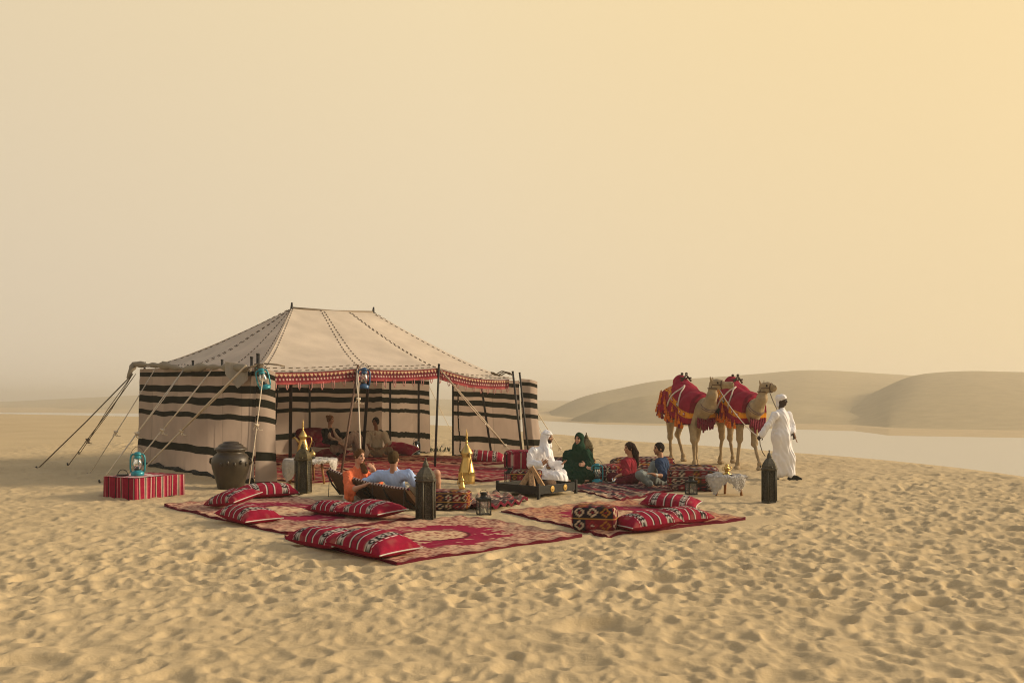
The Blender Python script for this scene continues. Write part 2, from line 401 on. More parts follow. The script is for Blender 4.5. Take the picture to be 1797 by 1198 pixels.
def sand_mat(name, c1, c2, bump=.35):
    m = bpy.data.materials.new(name); m.use_nodes = True; t = m.node_tree; t.nodes.clear(); L = t.links.new
    o = t.nodes.new('ShaderNodeOutputMaterial'); p = t.nodes.new('ShaderNodeBsdfPrincipled'); L(p.outputs[0], o.inputs[0])
    p.inputs['Roughness'].default_value = .95; p.inputs['Specular IOR Level'].default_value = .12
    c = t.nodes.new('ShaderNodeTexCoord')
    n = t.nodes.new('ShaderNodeTexNoise'); n.inputs['Scale'].default_value = .35; n.inputs['Detail'].default_value = 9; n.inputs['Roughness'].default_value = .62; L(c.outputs['Object'], n.inputs['Vector'])
    r = t.nodes.new('ShaderNodeValToRGB'); r.color_ramp.elements[0].position = .3; r.color_ramp.elements[1].position = .7
    r.color_ramp.elements[0].color = (*c1, 1); r.color_ramp.elements[1].color = (*c2, 1); L(n.outputs['Fac'], r.inputs[0])
    g = t.nodes.new('ShaderNodeTexNoise'); g.inputs['Scale'].default_value = 140; g.inputs['Detail'].default_value = 3; L(c.outputs['Object'], g.inputs['Vector'])
    mp = t.nodes.new('ShaderNodeMapRange'); mp.inputs[1].default_value = .3; mp.inputs[2].default_value = .7; mp.inputs[3].default_value = .90; mp.inputs[4].default_value = 1.10; L(g.outputs['Fac'], mp.inputs[0])
    s = t.nodes.new('ShaderNodeVectorMath'); s.operation = 'SCALE'; L(r.outputs[0], s.inputs[0]); L(mp.outputs[0], s.inputs['Scale']); L(s.outputs[0], p.inputs['Base Color'])
    n2 = t.nodes.new('ShaderNodeTexNoise'); n2.inputs['Scale'].default_value = 22; n2.inputs['Detail'].default_value = 7; n2.inputs['Roughness'].default_value = .65; L(c.outputs['Object'], n2.inputs['Vector'])
    b = t.nodes.new('ShaderNodeBump'); b.inputs['Strength'].default_value = bump; b.inputs['Distance'].default_value = .03; L(n2.outputs['Fac'], b.inputs['Height']); L(b.outputs[0], p.inputs['Normal'])
    return m
SAND = sand_mat('desert_sand', (.48, .37, .21), (.555, .434, .252))
DUNE = sand_mat('dune_sand', (.40, .32, .18), (.47, .38, .22), .2)
ys = np.concatenate([np.geomspace(2.6, 45, 620, endpoint=False), np.geomspace(45, 2000, 170)])
sheet('sand_ground', np.linspace(-1.05, 1.05, 1000), ys, lambda x, y, a: ground_z(x, y), SAND, 'trodden golden desert sand reaching down to the lagoon')
# behind and beside the camera the same sand goes on
def plain(name, xs, ys_):
    A, B = np.meshgrid(xs, ys_, indexing='ij'); z = A * 0 - .02
    m = MB(); m.grid(np.stack([A, B, z], -1)); o = m.build(name, SAND); tag(o, 'sand plain behind the viewpoint', None, None, 'structure')
plain('sand_plain', np.array([-300., -40, -3, 3, 40, 300]), np.array([-150., -20, 2.65]))

wm = bpy.data.materials.new('calm_lagoon_water'); wm.use_nodes = True; t = wm.node_tree; pb = t.nodes['Principled BSDF']
pb.inputs['Base Color'].default_value = (.55, .51, .42, 1); pb.inputs['Roughness'].default_value = .30; pb.inputs['IOR'].default_value = 1.33
c = t.nodes.new('ShaderNodeTexCoord'); mpn = t.nodes.new('ShaderNodeMapping'); mpn.inputs['Scale'].default_value = (1.2, 4.0, 1)
n = t.nodes.new('ShaderNodeTexNoise'); n.inputs['Scale'].default_value = 1.0; n.inputs['Detail'].default_value = 6
b = t.nodes.new('ShaderNodeBump'); b.inputs['Strength'].default_value = .5; b.inputs['Distance'].default_value = .12
t.links.new(c.outputs['Object'], mpn.inputs[0]); t.links.new(mpn.outputs[0], n.inputs['Vector']); t.links.new(n.outputs['Fac'], b.inputs['Height']); t.links.new(b.outputs[0], pb.inputs['Normal'])
m = MB(); A, B = np.meshgrid(np.linspace(-1500, 1200, 14), np.linspace(4, 900, 14), indexing='ij'); m.grid(np.stack([A, B, A * 0 + WATER_Z], -1))
tag(m.build('water', wm), 'calm pale lagoon between the camp and the dunes', None, None, 'structure')

def dune(name, label, xs, yc, Yc, foot, back, pw=1.0, seed=0):
    """a ridge: crest line given by photograph heights at distance Yc, foot on the far shore"""
    a_c = (np.array(xs, float) - CX) / F; yc = np.array(yc, float)
    a = np.linspace(a_c[0], a_c[-1], 260)
    cy = np.interp(a, a_c, yc); ker = np.hanning(15); ker /= ker.sum()
    cy = np.convolve(np.pad(cy, 7, 'edge'), ker, 'valid')
    s = np.concatenate([np.linspace(0, 1, 60), np.linspace(1.03, 2, 22)])
    A, Sg = np.meshgrid(a, s, indexing='ij')
    Yf = np.interp(A, _fa, _fy) + foot if foot is not None else np.full_like(A, Yc * .6)
    yc2 = Yc * (1 + .06 * (vnoise(A * 9, A * 0, seed) - .5))
    Y = np.where(Sg < 1, Yf + (yc2 - Yf) * Sg, yc2 + back * (Sg - 1)); X = A * Y
    crest = EYE + (HY - cy[:, None]) / F * yc2
    base = WATER_Z - .5
    p = np.where(Sg < 1, smooth(Sg) * .45 + .55 * Sg ** pw, 1 - smooth(Sg - 1))
    ends = smooth((A - a[0]) / (.05)) if seed != 31 else np.ones_like(A)
    Z = base + (np.maximum(crest, base + .05) - base) * p
    Z = Z + (.5 * (vnoise(X * .045 + Y * .02, Y * .05, seed + 1) - .5) + .22 * (vnoise(X * .2, Y * .22, seed + 2) - .5) + .7 * (vnoise(X * .02 - Y * .012, Y * .018, seed + 5) - .5)) * np.clip(1 - Sg, 0, 1) * np.clip(Sg * 5, 0, 1) * (Yc / 150)
    m = MB(); m.grid(np.stack([X, Y, Z], -1)); o = m.build(name, DUNE); tag(o, label, None, None, 'structure')
dune('far_hills', 'pale hazy dune ridge far across the lagoon', [-1900, -300, 0, 120, 245, 400, 600, 770, 940, 1010, 1080, 1160], [709, 712, 705, 699, 693, 692, 697, 700, 702, 703, 709, 716], 800, 40, 200, 1.2, 31)
dune('dune_hills', 'long tall dunes behind the lagoon and camels', [930, 975, 1000, 1030, 1080, 1150, 1250, 1340, 1400, 1450, 1560, 1620, 1797, 2200, 3200], [745, 716, 703, 692, 683, 667, 662, 655, 649, 649, 656, 660, 664, 668, 680], 350, 3, 160, 1.1, 41)
dune('dune_ridge', 'lower dune ridge in front of the tall dunes, behind the camels', [985, 1020, 1070, 1130, 1190, 1260, 1340, 1420, 1480, 1540], [746, 728, 708, 694, 688, 693, 707, 722, 736, 750], 225, 2, 90, 1.2, 61)
dune('dune_shoulder', 'nearer dune shoulder rising at the right', [1250, 1350, 1430, 1490, 1540, 1580, 1615, 1650, 1700, 1797, 2000, 2600, 3400], [752, 740, 726, 710, 686, 664, 655, 653, 650, 653, 652, 662, 690], 240, 4, 120, 1.3, 51)

hm = bpy.data.materials.new('dusty_air'); hm.use_nodes = True; t = hm.node_tree; t.nodes.clear()
o = t.nodes.new('ShaderNodeOutputMaterial'); pv = t.nodes.new('ShaderNodeVolumePrincipled'); t.links.new(pv.outputs[0], o.inputs['Volume'])
pv.inputs['Color'].default_value = (1, .94, .81, 1); pv.inputs['Density'].default_value = .0013; pv.inputs['Anisotropy'].default_value = .25
m = MB(); m.box((-2600, -160, -7), (2600, 2100, 16)); tag(m.build('haze', hm, smooth_=False), None, None, None, 'stuff')
# ------------------------------------------------------------------ patterns woven into cloth (linear colours)
RED = V3(.36, .012, .035); MAROON = V3(.17, .010, .030); CREAM = V3(.58, .42, .27); DARK = V3(.022, .016, .016); ORANGE = V3(.62, .19, .015); WHITE = V3(.68, .62, .55)
SADU = V3(.27, .010, .034)
def lerp(a, b, t): return a + (b - a) * np.asarray(t)[..., None]
def persian(u, v, lu, lv, beige=V3(.56, .34, .22)):
    """u, v in metres from one corner of a medallion carpet"""
    e = np.minimum(np.minimum(u, lu - u), np.minimum(v, lv - v))
    sp = hash2(np.floor(u / .026).astype(int), np.floor(v / .026).astype(int), 3); sp2 = vnoise(u / .05, v / .05, 5)
    c = lerp(beige, V3(.20, .045, .04), ((sp * .6 + sp2 * .6) > .66) * .9)
    x, y = (u - lu / 2) / (lu / 2), (v - lv / 2) / (lv / 2)
    th = np.arctan2(y, x); rad = np.sqrt(x * x + y * y)
    fld = (np.maximum(np.abs(x), np.abs(y)) + .35 * np.minimum(np.abs(x), np.abs(y)) + .035 * np.sign(np.sin(th * 14))) < .70
    spr = vnoise(u / .13, v / .13, 8) * .7 + vnoise(u / .04, v / .04, 9) * .45
    c = np.where(fld[..., None], lerp(V3(.265, .008, .042), beige * 1.05, (spr > .80) * .95), c)
    med = rad < .31 + .02 * np.sin(th * 16)
    c = np.where(med[..., None], lerp(V3(.62, .42, .25), V3(.26, .06, .05), (sp * .5 + sp2 * .7) > .74), c)
    c = np.where(((rad > .31) & (rad < .345))[..., None], V3(.10, .01, .02), c)
    c = np.where((e < .035)[..., None], V3(.13, .010, .022), c)
    c = np.where(((e > .05) & (e < .065))[..., None], V3(.20, .02, .03), c)
    return c
def striped_rug(u, v, lu, lv, seed=0):
    """flat-woven maroon tent carpet with rows of pale motifs"""
    k = np.floor(v / .16).astype(int); fr = v / .16 - k; h = hash2(k, k * 0 + 7, seed)
    c = np.where((h < .55)[..., None], V3(.235, .012, .030), np.where((h < .8)[..., None], V3(.15, .010, .026), V3(.33, .03, .035)))
    cu = np.floor(u / .13 + .5 * (k % 2)).astype(int); hu = hash2(cu, k, seed + 3); fu = u / .13 + .5 * (k % 2) - cu
    dia = (np.abs(fu - .5) + np.abs(fr - .5)) < .34
    c = np.where((dia & (hu > .42) & (h > .22))[..., None], np.where((hu > .78)[..., None], V3(.07, .014, .018), V3(.50, .33, .22)), c)
    c = np.where(((fr < .12) & (h > .4))[..., None], V3(.05, .012, .016), c)
    c = np.where(((fr > .88) & (h > .6))[..., None], V3(.48, .30, .20), c)
    e = np.minimum(np.minimum(u, lu - u), np.minimum(v, lv - v))
    sp = hash2(np.floor(u / .03).astype(int), np.floor(v / .03).astype(int), 13)
    c = np.where((e < .30)[..., None], lerp(V3(.48, .27, .17), V3(.22, .03, .035), sp > .5), c)
    return np.where((e < .04)[..., None], V3(.12, .01, .02), c)
def kilim(u, v, s=.15, seed=0):
    i = np.floor(u / s).astype(int); j = np.floor(v / s).astype(int); fu = u / s - i - .5; fv = v / s - j - .5
    h = hash2(i, j, seed)[..., None]; pal = [V3(.020, .016, .024), V3(.15, .016, .024), V3(.055, .020, .035), V3(.045, .03, .018)]
    c = np.where(h < .4, pal[0], np.where(h < .65, pal[1], np.where(h < .85, pal[2], pal[3])))
    d = np.abs(fu) + np.abs(fv); g = hash2(i, j, seed + 5)
    pal2 = np.where(g[..., None] < .4, V3(.52, .40, .28), np.where(g[..., None] < .62, V3(.34, .15, .03), np.where(g[..., None] < .8, V3(.27, .03, .035), V3(.24, .20, .19))))
    c = np.where(((d > .26) & (d < .42))[..., None], pal2, c)
    c = np.where((d < .13)[..., None], np.where(g[..., None] > .5, V3(.5, .4, .3), V3(.2, .02, .03)), c)
    c = np.where(((np.abs(fv) > .45))[..., None], np.where((hash2(j, j * 0, seed + 8) > .5)[..., None], V3(.40, .22, .05), V3(.26, .20, .17)), c)
    return c
def tribal(u, v, seed=0):
    """jagged small kilim for the big patterned mat"""
    k = np.floor(v / .11).astype(int); fr = v / .11 - k; h = hash2(k, k * 0, seed)[..., None]
    c = np.where(h < .35, V3(.03, .018, .026), np.where(h < .6, V3(.17, .018, .03), np.where(h < .8, V3(.36, .24, .16), V3(.07, .02, .03))))
    z = np.abs(((u / .14 + .5 * (k % 2)) % 1) - .5) * 2
    g = hash2(np.floor(u / .14 + .5 * (k % 2)).astype(int), k, seed + 2)[..., None]
    return np.where((z > fr)[..., None] & (g > .25), np.where(g < .5, V3(.50, .36, .26), np.where(g < .72, V3(.22, .02, .035), V3(.02, .016, .022))), c)
def sadu(u, v, L, Wd):
    """cushion weave: u along the cushion in 0..1, v across in metres"""
    c = np.tile(SADU, u.shape + (1,)); x = np.abs(u - .5) * 2
    def band(lo, hi, col, on=None):
        nonlocal c
        k = (x > lo) & (x < hi)
        if on is not None: k = k & on
        c = np.where(k[..., None], col, c)
    band(.05, .062, WHITE); band(.078, .108, DARK); band(.128, .140, WHITE); band(.15, .165, DARK)
    zig = (np.abs((v / .085) % 1 - .5) * 2) > np.abs((x - .50) / .13)
    band(.36, .38, WHITE, ((v / .02) % 1) > .4); band(.385, .40, DARK)
    band(.40, .60, V3(.40, .35, .29)); band(.40, .60, DARK, zig)
    band(.47, .53, V3(.52, .46, .40), ((v / .05) % 1) > .45)
    band(.60, .615, DARK); band(.635, .655, WHITE, ((v / .02) % 1) > .4)
    band(.27, .285, WHITE)
    return c
def blanket_stripes(w):
    """long woollen cover: thin warp stripes along w (metres)"""
    t = (w / .34) % 1; c = np.tile(V3(.24, .010, .032), w.shape + (1,))
    for a, b, q in ((.02, .08, V3(.20, .008, .03)), (.13, .145, V3(.45, .10, .12)), (.20, .235, DARK), (.235, .265, V3(.40, .36, .26)), (.265, .30, DARK), (.36, .375, V3(.5, .2, .2)),
                    (.44, .47, V3(.18, .008, .028)), (.56, .575, V3(.48, .36, .30)), (.60, .68, DARK), (.625, .655, V3(.42, .38, .28)), (.73, .745, V3(.45, .12, .14)), (.84, .90, V3(.17, .008, .028)), (.955, .97, V3(.5, .40, .34))):
        c = np.where(((t > a) & (t < b))[..., None], q, c)
    return c

# ------------------------------------------------------------------ the tent
TL = tp(0, 0)
tent = thing('tent', 'large beige goat-hair tent with black striped walls and open front', 'tent', TL)
e_fl, e_fr = np.array([0.0]), None
LEN = float(np.linalg.norm(TENT['FR'] - TENT['FL'])); DEP = float(np.linalg.norm(TENT['BL'] - TENT['FL']))
FLt, FRt = W(447, 651, 17.8), W(906, 664, 24.2)
q1, q2 = W(627, 646, 19.8), W(770, 645, 21.75)
BLt = TENT['BL'] + V3(0, 0, 2.56); BRt = TENT['BR'] + V3(0, 0, 2.5)
P1, P2 = W(512, 541, 22.8), W(655, 548, 24.9)
def poly_at(pts, t, sag=0.0):
    """points along an eave, hanging a little between its posts"""
    seg = [np.linalg.norm(b - a) for a, b in zip(pts[:-1], pts[1:])]; tot = sum(seg); d = t * tot; out = []
    for x in np.atleast_1d(d):
        k = 0
        while k < len(seg) - 1 and x > seg[k]: x -= seg[k]; k += 1
        f = min(x / seg[k], 1); p = pts[k] * (1 - f) + pts[k + 1] * f; out.append(p - V3(0, 0, sag * 4 * f * (1 - f) * seg[k] / 3))
    return np.array(out)
EAVE = {'front': ([FLt, q1, q2, W(830, 662, 22.6), FRt], P1, P2, .05), 'left': ([BLt, (BLt * 2 + FLt) / 3 + V3(0, 0, .02), (BLt + 2 * FLt) / 3, FLt], P1, P1, .04),
        'right': ([FRt, (FRt * 2 + BRt) / 3, (FRt + 2 * BRt) / 3, BRt], P2, P2, .06), 'back': ([BRt, (2 * BRt + BLt) / 3, (2 * BLt + BRt) / 3, BLt], P2, P1, .05)}
ROOF = {}
for k, (pts, a, b, sg) in EAVE.items():
    nu, nv = 61, 31; t = np.linspace(0, 1, nu); low = poly_at(pts, t, sg); ridge = a + (b - a) * t[:, None]
    v = np.linspace(0, 1, nv)[None, :, None]
    Pq = low[:, None] * (1 - v) + ridge[:, None] * v
    sag = .20 * np.sin(PI * v[..., 0] ** .8) * (1 - .3 * v[..., 0]) + .03 * (vnoise(np.linspace(0, 7, nu)[:, None] + 0 * v[..., 0], v[..., 0] * 5, 3) - .5) + .025 * np.cos(t[:, None] * 2 * PI * 3) * v[..., 0] * (1 - v[..., 0])
    Pq[..., 2] -= sag; ROOF[k] = Pq
    stn = vnoise(Pq[..., 0] * .8, Pq[..., 1] * .8 + Pq[..., 2], 5) * .6 + vnoise(Pq[..., 0] * 3, Pq[..., 1] * 3 + Pq[..., 2] * 2, 6) * .4
    m = MB(); m.grid(Pq, V3(.72, .625, .495) * (.84 + .28 * stn)[..., None])
    m.build('roof_panel', CANVAS, tent, TL, col=True)
# sewn dashes run along the seams, as short raised dark stitches
st = MB()
def dashes(line, nrm, gap=.17, ln=.085, wd=.013, off=0.0):
    seg = np.linalg.norm(np.diff(line, axis=0), axis=1); cum = np.concatenate([[0], np.cumsum(seg)]); s0 = .05 + off
    while s0 + ln < cum[-1]:
        a = np.array([np.interp(s0, cum, line[:, i]) for i in range(3)]); b = np.array([np.interp(s0 + ln, cum, line[:, i]) for i in range(3)])
        d = unit(b - a); w = np.cross(nrm, d) * wd / 2; u = nrm * .006
        st.add([a - w + u, a + w + u, b + w + u, b - w + u, a - w + u * 3, a + w + u * 3, b + w + u * 3, b - w + u * 3], [(4, 5, 6, 7), (0, 4, 7, 3), (1, 2, 6, 5), (0, 1, 5, 4), (3, 7, 6, 2)])
        s0 += gap * (1 + .12 * RND.uniform(-1, 1))
def pnorm(Pq):
    n_ = unit(np.cross(Pq[-1, 0] - Pq[0, 0], Pq[30, -1] - Pq[30, 0])); return n_ if n_[2] > 0 else -n_
for k, Pq in ROOF.items():
    if k == 'back': continue
    nn = pnorm(Pq)
    cols = {'front': (1, 20, 22, 40, 41, 58), 'left': (2, 26, 28, 46, 58), 'right': (2, 20, 40, 57)}[k]
    for q, cidx in enumerate(cols): dashes(Pq[cidx], nn, off=.07 * (q % 2))
    dashes(Pq[:, 1], nn, .2, .1); dashes(Pq[:, 3], nn, .2, .1, off=.1)
s_ = st.build('stitching', STITCH, tent, TL, smooth_=False); s_['kind'] = 'stuff'
m = MB(); m.tube([P1 + V3(0, 0, .012), (P1 + P2) / 2 + V3(0, 0, -.02), P2 + V3(0, 0, .012)], .03, 8, V3(.34, .28, .21)); m.build('ridge_seam', CANVAS, tent, TL, col=True)
for p_, b_ in ((P1, W(509, 790, 22.8)), (P2, W(636, 790, 24.9))):
    d_ = unit(p_ - b_); b_[2] = -.05
    m = MB(); m.tube([b_, p_, p_ + d_ * .15], [.045, .04, .022], 8); m.build('ridge_pole', POLE, tent, TL)

STR = ((2.25, 2.36), (1.88, 2.04), (1.60, 1.77), (1.29, 1.41), (.48, .66))
BEIGE = V3(.47, .375, .305); BLK = V3(.020, .020, .013)
def wall_col(s, z, h):
    zz = z / h * 2.45
    c = lerp(BEIGE, BEIGE * 1.09, (np.floor(s / .95).astype(int) % 2) * 1.0)
    for a, b in STR: c = np.where(((zz > a) & (zz < b))[..., None], BLK, c)
    c = np.where((np.abs((s / .95) % 1 - .5) > .492)[..., None], c * .72, c)
    return np.where((zz < .05)[..., None], BLK, c)
def wall(name, path, hts, out, fold=.03, flare=0.0, seed=0, label=None, nfold=1.0):
    """hanging cloth along a ground path, with soft vertical folds"""
    path = np.array(path, float); seg = np.linalg.norm(np.diff(path, axis=0), axis=1); cum = np.concatenate([[0], np.cumsum(seg)])
    ns = max(int(cum[-1] / .045), 6); s = np.linspace(0, cum[-1], ns); zt = np.unique(np.concatenate([np.linspace(0, 1, 40)] + [np.array([e - .0012, e + .0012]) / 2.45 for ab in ((.05, .05),) + STR for e in ab]))
    b = np.stack([np.interp(s, cum, path[:, i]) for i in range(3)], -1); h = np.interp(s, cum, hts)
    Pq = np.zeros((ns, len(zt), 3)); Pq[:] = b[:, None]
    Z = zt[None] * h[:, None]; gb = ground_z(b[:, 0], b[:, 1])[:, None] - .02; Pq[..., 2] = gb + Z * (h[:, None] - gb) / h[:, None] + (.014 * np.sin(s * 2.1 + seed) + .01 * np.sin(s * 5.3 + 1))[:, None] * np.sin(PI * zt)[None]
    s2 = s[:, None] + 0 * Z
    d = fold * (np.sin(s2 * 3.3 * nfold + .5 * np.sin(Z * 1.5) + seed) + .55 * np.sin(s2 * 7.1 * nfold + Z * .9 + seed * 2) + .5 * np.sin(s2 * 1.2 - Z * 2.2)) * (.35 + .65 * (1 - zt[None])) \
        + flare * (1 - zt[None]) ** 1.6 + .012 * (vnoise(s2 * 3, Z * 6 + s2 * 2, seed + 3) - .5)
    out = np.asarray(out, float)
    o_ = np.stack([np.interp(s, cum, np.atleast_2d(out)[:, i] if np.ndim(out) > 1 else [out[i]] * len(cum)) for i in range(3)], -1)
    Pq += d[..., None] * o_[:, None]
    m = MB(); c = wall_col(s2, Z, h[:, None]); m.grid(Pq, c)
    o = m.build(name, CANVAS, tent, TL, col=True)
    if label: o['label'] = label
    return o
oL = -unit(np.cross(TENT['BL'] - TENT['FL'], (0, 0, 1))); oL = oL if oL @ E1 < 0 else -oL; oB = -EN; oR = E1
LW = lambda f_: TENT['FL'] + E1 * .05 + (TENT['BL'] - TENT['FL'] - E1 * .05) * f_
wall('wall_panel', [LW(1), LW(0)], [2.5, 2.36], oL, .022, .05, 1)
wall('wall_panel', [tp(.05, 0), tp(.10, .04), tp(.22, .07), tp(.46, .06)], [2.36, 2.34, 2.32, 2.25], [oL + EN, EN, EN, EN], .03, .06, 2, 'flap of striped cloth wrapped round the front corner')
wall('wall_panel', [TENT['BL'], TENT['BR']], [2.48, 2.46], oB, .02, .0, 3, 'back wall cloth behind the two seated guests')
rr = lambda t_: TENT['BR'] + (TENT['FR'] - TENT['BR']) * t_
wall('wall_panel', [rr(0), rr(.30), rr(.385)], [2.46, 2.38, 2.34], oR, .02, .02, 4)
wall('wall_panel', [rr(.56), rr(.98)], [2.34, 2.2], oR, .035, .06, 5, 'right wall cloth with slanting creases', 1.3)
wall('wall_panel', [rr(.98), rr(1.0) + V3(.16, .06, 0), rr(1.0) + V3(.42, .28, 0)], [2.26, 2.24, 2.18], unit(EN + .3 * E1), .05, .22, 6, 'loose flap hanging outside the right corner post', 2.2)

def pole(a, b, r=.032, mt=POLE, over=.14, name='pole'):
    a = np.asarray(a, float).copy(); b = np.asarray(b, float); d = unit(b - a); a[2] = gz(a) - .05
    m = MB(); m.tube([a, (a + b) / 2, b + d * over], [r, r, r * .9], 9); m.tube([b + d * (over - .02), b + d * (over + .012)], r * 1.05, 9)
    return m.build(name, mt, tent, TL)
for f_ in (.0, .2, .48, .72): p_ = LW(1 - f_) - oL * .12; pole(p_, p_ + V3(0, 0, 2.54 - .16 * f_), .03)
pole(tp(.14, -.30), tp(.14, -.30, 2.42), .033); pole(tp(.16, -.10), tp(.16, -.10, 2.42), .04, over=.2)
def on_back(px):
    d = TENT['BR'] - TENT['BL']; k = (px - CX) / F; t_ = (TENT['BL'][0] - k * TENT['BL'][1]) / (k * d[1] - d[0]); return TENT['BL'] + d * t_
def on_right(px):
    d = TENT['FR'] - TENT['BR']; k = (px - CX) / F; t_ = (TENT['BR'][0] - k * TENT['BR'][1]) / (k * d[1] - d[0]); return TENT['BR'] + d * t_
for px in (474, 541): p_ = on_back(px) + EN * .07; pole(p_, p_ + V3(0, 0, 2.46), .035)
for px in (687, 737): p_ = on_right(px) - E1 * .06; pole(p_, p_ + V3(0, 0, 2.42), .036)
p_ = on_right(796) - E1 * .03; pole(p_, p_ + V3(0, 0, 2.34), .03)
p_ = on_right(866) - E1 * .05; pole(p_, W(844, 672, p_[1]), .032)
pole(V3((918 - CX) / F * 23.9, 23.9, 0), W(901, 662, 23.9), .031, over=.16); pole(V3((929 - CX) / F * 24.0, 24.0, 0), W(913, 664, 24.0), .028, over=.16)
pole(np.append(G(597, 838), 0), W(627, 650, 19.8), .027, BROWNPOLE, .12); pole(np.append(G(763, 820), 0), W(770, 649, 21.75), .03, over=.14)

# rolled roof edge along the left wall, lashings at the corner, dark hem along the foot of the wall
ed = poly_at([W(231, 664, 23.2), W(236, 650, 23.2), BLt + V3(.02, -.15, .06), (BLt * 2 + FLt) / 3 + V3(0, 0, .05), (BLt + FLt) / 2 + V3(0, 0, -.02), (BLt + 2 * FLt) / 3 + V3(0, 0, .06), FLt + V3(-.1, .1, .06), FLt], np.linspace(0, 1, 70)) - E1 * .10
rad = .064 + .022 * np.sin(np.linspace(0, 23, 70)) + .02 * np.sin(np.linspace(0, 61, 70)); rad[:3] *= .6
m = MB(); m.tube(list(ed), rad, 12, V3(.36, .31, .235)); m.build('rolled_edge', CANVAS, tent, TL, col=True)
m = MB(); ds = W(413, 640, 18.2)
tri = np.array([[W(395 + 40 * u, 634 + 44 * v * (1 - abs(u - .55) * .9) + 6 * u, 18.35 - .35 * u - .05 * math.sin(u * 9)) for v in np.linspace(0, 1, 10)] for u in np.linspace(0, 1, 14)])
m.grid(tri, V3(.44, .40, .34)); m.grid(tri + V3(0, .012, 0), V3(.40, .35, .28)); m.build('turned_corner', CANVAS, tent, TL, col=True)
m = MB()
for k in range(7): m.tube([tp(.12, .05, 2.20 + .033 * k) + V3(math.cos(a) * .085 - .03, math.sin(a) * .085, .008 * math.sin(a * 2 + k)) for a in np.linspace(0, 2 * PI, 15)], .014, 5)
m.tube([tp(.2, .05, 2.42), tp(.42, .2, 2.40), tp(.62, .16, 2.37)], .016, 5); m.tube([tp(.0, .1, 2.38), tp(-.15, .05, 2.33), tp(-.18, -.1, 2.28)], .02, 5)
m.build('lashing', DROPE, tent, TL)
m = MB(); hp = [LW(1 - t_) + oL * .14 for t_ in np.linspace(0, 1, 26)]
m.tube([p + V3(0, 0, gz(p) + .03 + .02 * math.sin(i * 2.3)) - E1 * .05 * math.sin(i * 1.7) for i, p in enumerate(hp)], [.05 + .025 * math.sin(i * 1.3) for i in range(26)], 7); m.build('hem', HEM, tent, TL)
m = MB()
for k in range(3): m.tube([W(870 + 22 * u, 656 + 3 * math.sin(u * 5 + k) - k, 23.6 + .1 * k) for u in np.linspace(-.4, 1.3, 9)], .016, 5)
m.build('lashing', DROPE, tent, TL)

# red woven band under the front eave, with loops of wool
front = EAVE['front'][0]; nu = 420; t = np.linspace(.045, .965, nu); low = poly_at(front, t, .05); zz = np.linspace(0, .25, 14)
Pq = low[:, None] - V3(0, 0, 1) * (zz[None, :, None] + .015) - EN * (.03 + .03 * np.sin(t * 60)[:, None, None] * zz[None, :, None] / .25)
su = t[:, None] * LEN + 0 * zz[None]; sv = zz[None] + 0 * su
c = np.tile(V3(.15, .018, .028), su.shape + (1,)); z_ = np.abs((su / .11) % 1 - .5) * 2
c = np.where(((sv > .02) & (sv < .09) & (z_ > (sv - .02) / .07))[..., None], V3(.50, .36, .22), c); c = np.where(((sv > .095) & (sv < .11))[..., None], DARK, c)
c = np.where(((sv > .13) & (sv < .16) & ((su / .09) % 1 > .55))[..., None], V3(.45, .34, .28), c); c = np.where((sv > .20)[..., None], V3(.28, .055, .055), c)
m = MB(); m.grid(Pq, c); m.grid(Pq - EN * .01, c); m.build('valance', WOVEN, tent, TL, col=True)
tm = None
for k in range(26):
    tt = .06 + .895 * k / 25; p = poly_at(front, np.array([tt]), .05)[0] - V3(0, 0, .26) - EN * .03
    if tm is None or k % 3 == 0:
        m = MB(); L_ = .10 + .05 * RND.random(); m.tube([V3(-.03, 0, .03), V3(-.028, 0, -L_ * .6), V3(0, .01, -L_), V3(.026, 0, -L_ * .55), V3(.02, 0, .03)], .011, 5)
        tm = m.build('tassel', mat('pink_wool', (.50, .24, .22), .95), tent)
        o = tm
    else: o = tm.copy(); link(o, tent)
    o.location = tuple(p - TL); o.rotation_euler = (0, 0, RND.uniform(-.6, .9))

def cord_lights(pts):
    m = MB(); m.tube(pts, .022, 6); o = m.build('light_cord', DARKSTRAP, tent, TL)
    cum = np.linspace(.08, .97, 6)
    for q in cum:
        i = q * (len(pts) - 1); a, b = pts[int(i)], pts[min(int(i) + 1, len(pts) - 1)]; p = a + (b - a) * (i - int(i))
        m = MB(); m.ell(p + EN * .025 - V3(0, .01, 0), .020, 8); m.build('bulb', mat('bulb_white', (.8, .76, .66), .3, var=.02), o, TL)
b0 = on_back(484) + EN * .12
cord_lights([np.array([W(x, y, b0[1])[0], b0[1] - .02, W(x, y, b0[1])[2]]) for x, y in ((488, 668), (487, 700), (485, 730), (483, 752), (480, 775), (477, 786), (480, 791))])
b0 = on_right(804) - E1 * .14
cord_lights([np.array([W(x, y, b0[1])[0], b0[1] - .05, W(x, y, b0[1])[2]]) for x, y in ((804, 690), (804, 725), (805, 750), (808, 775), (807, 790), (811, 800))])

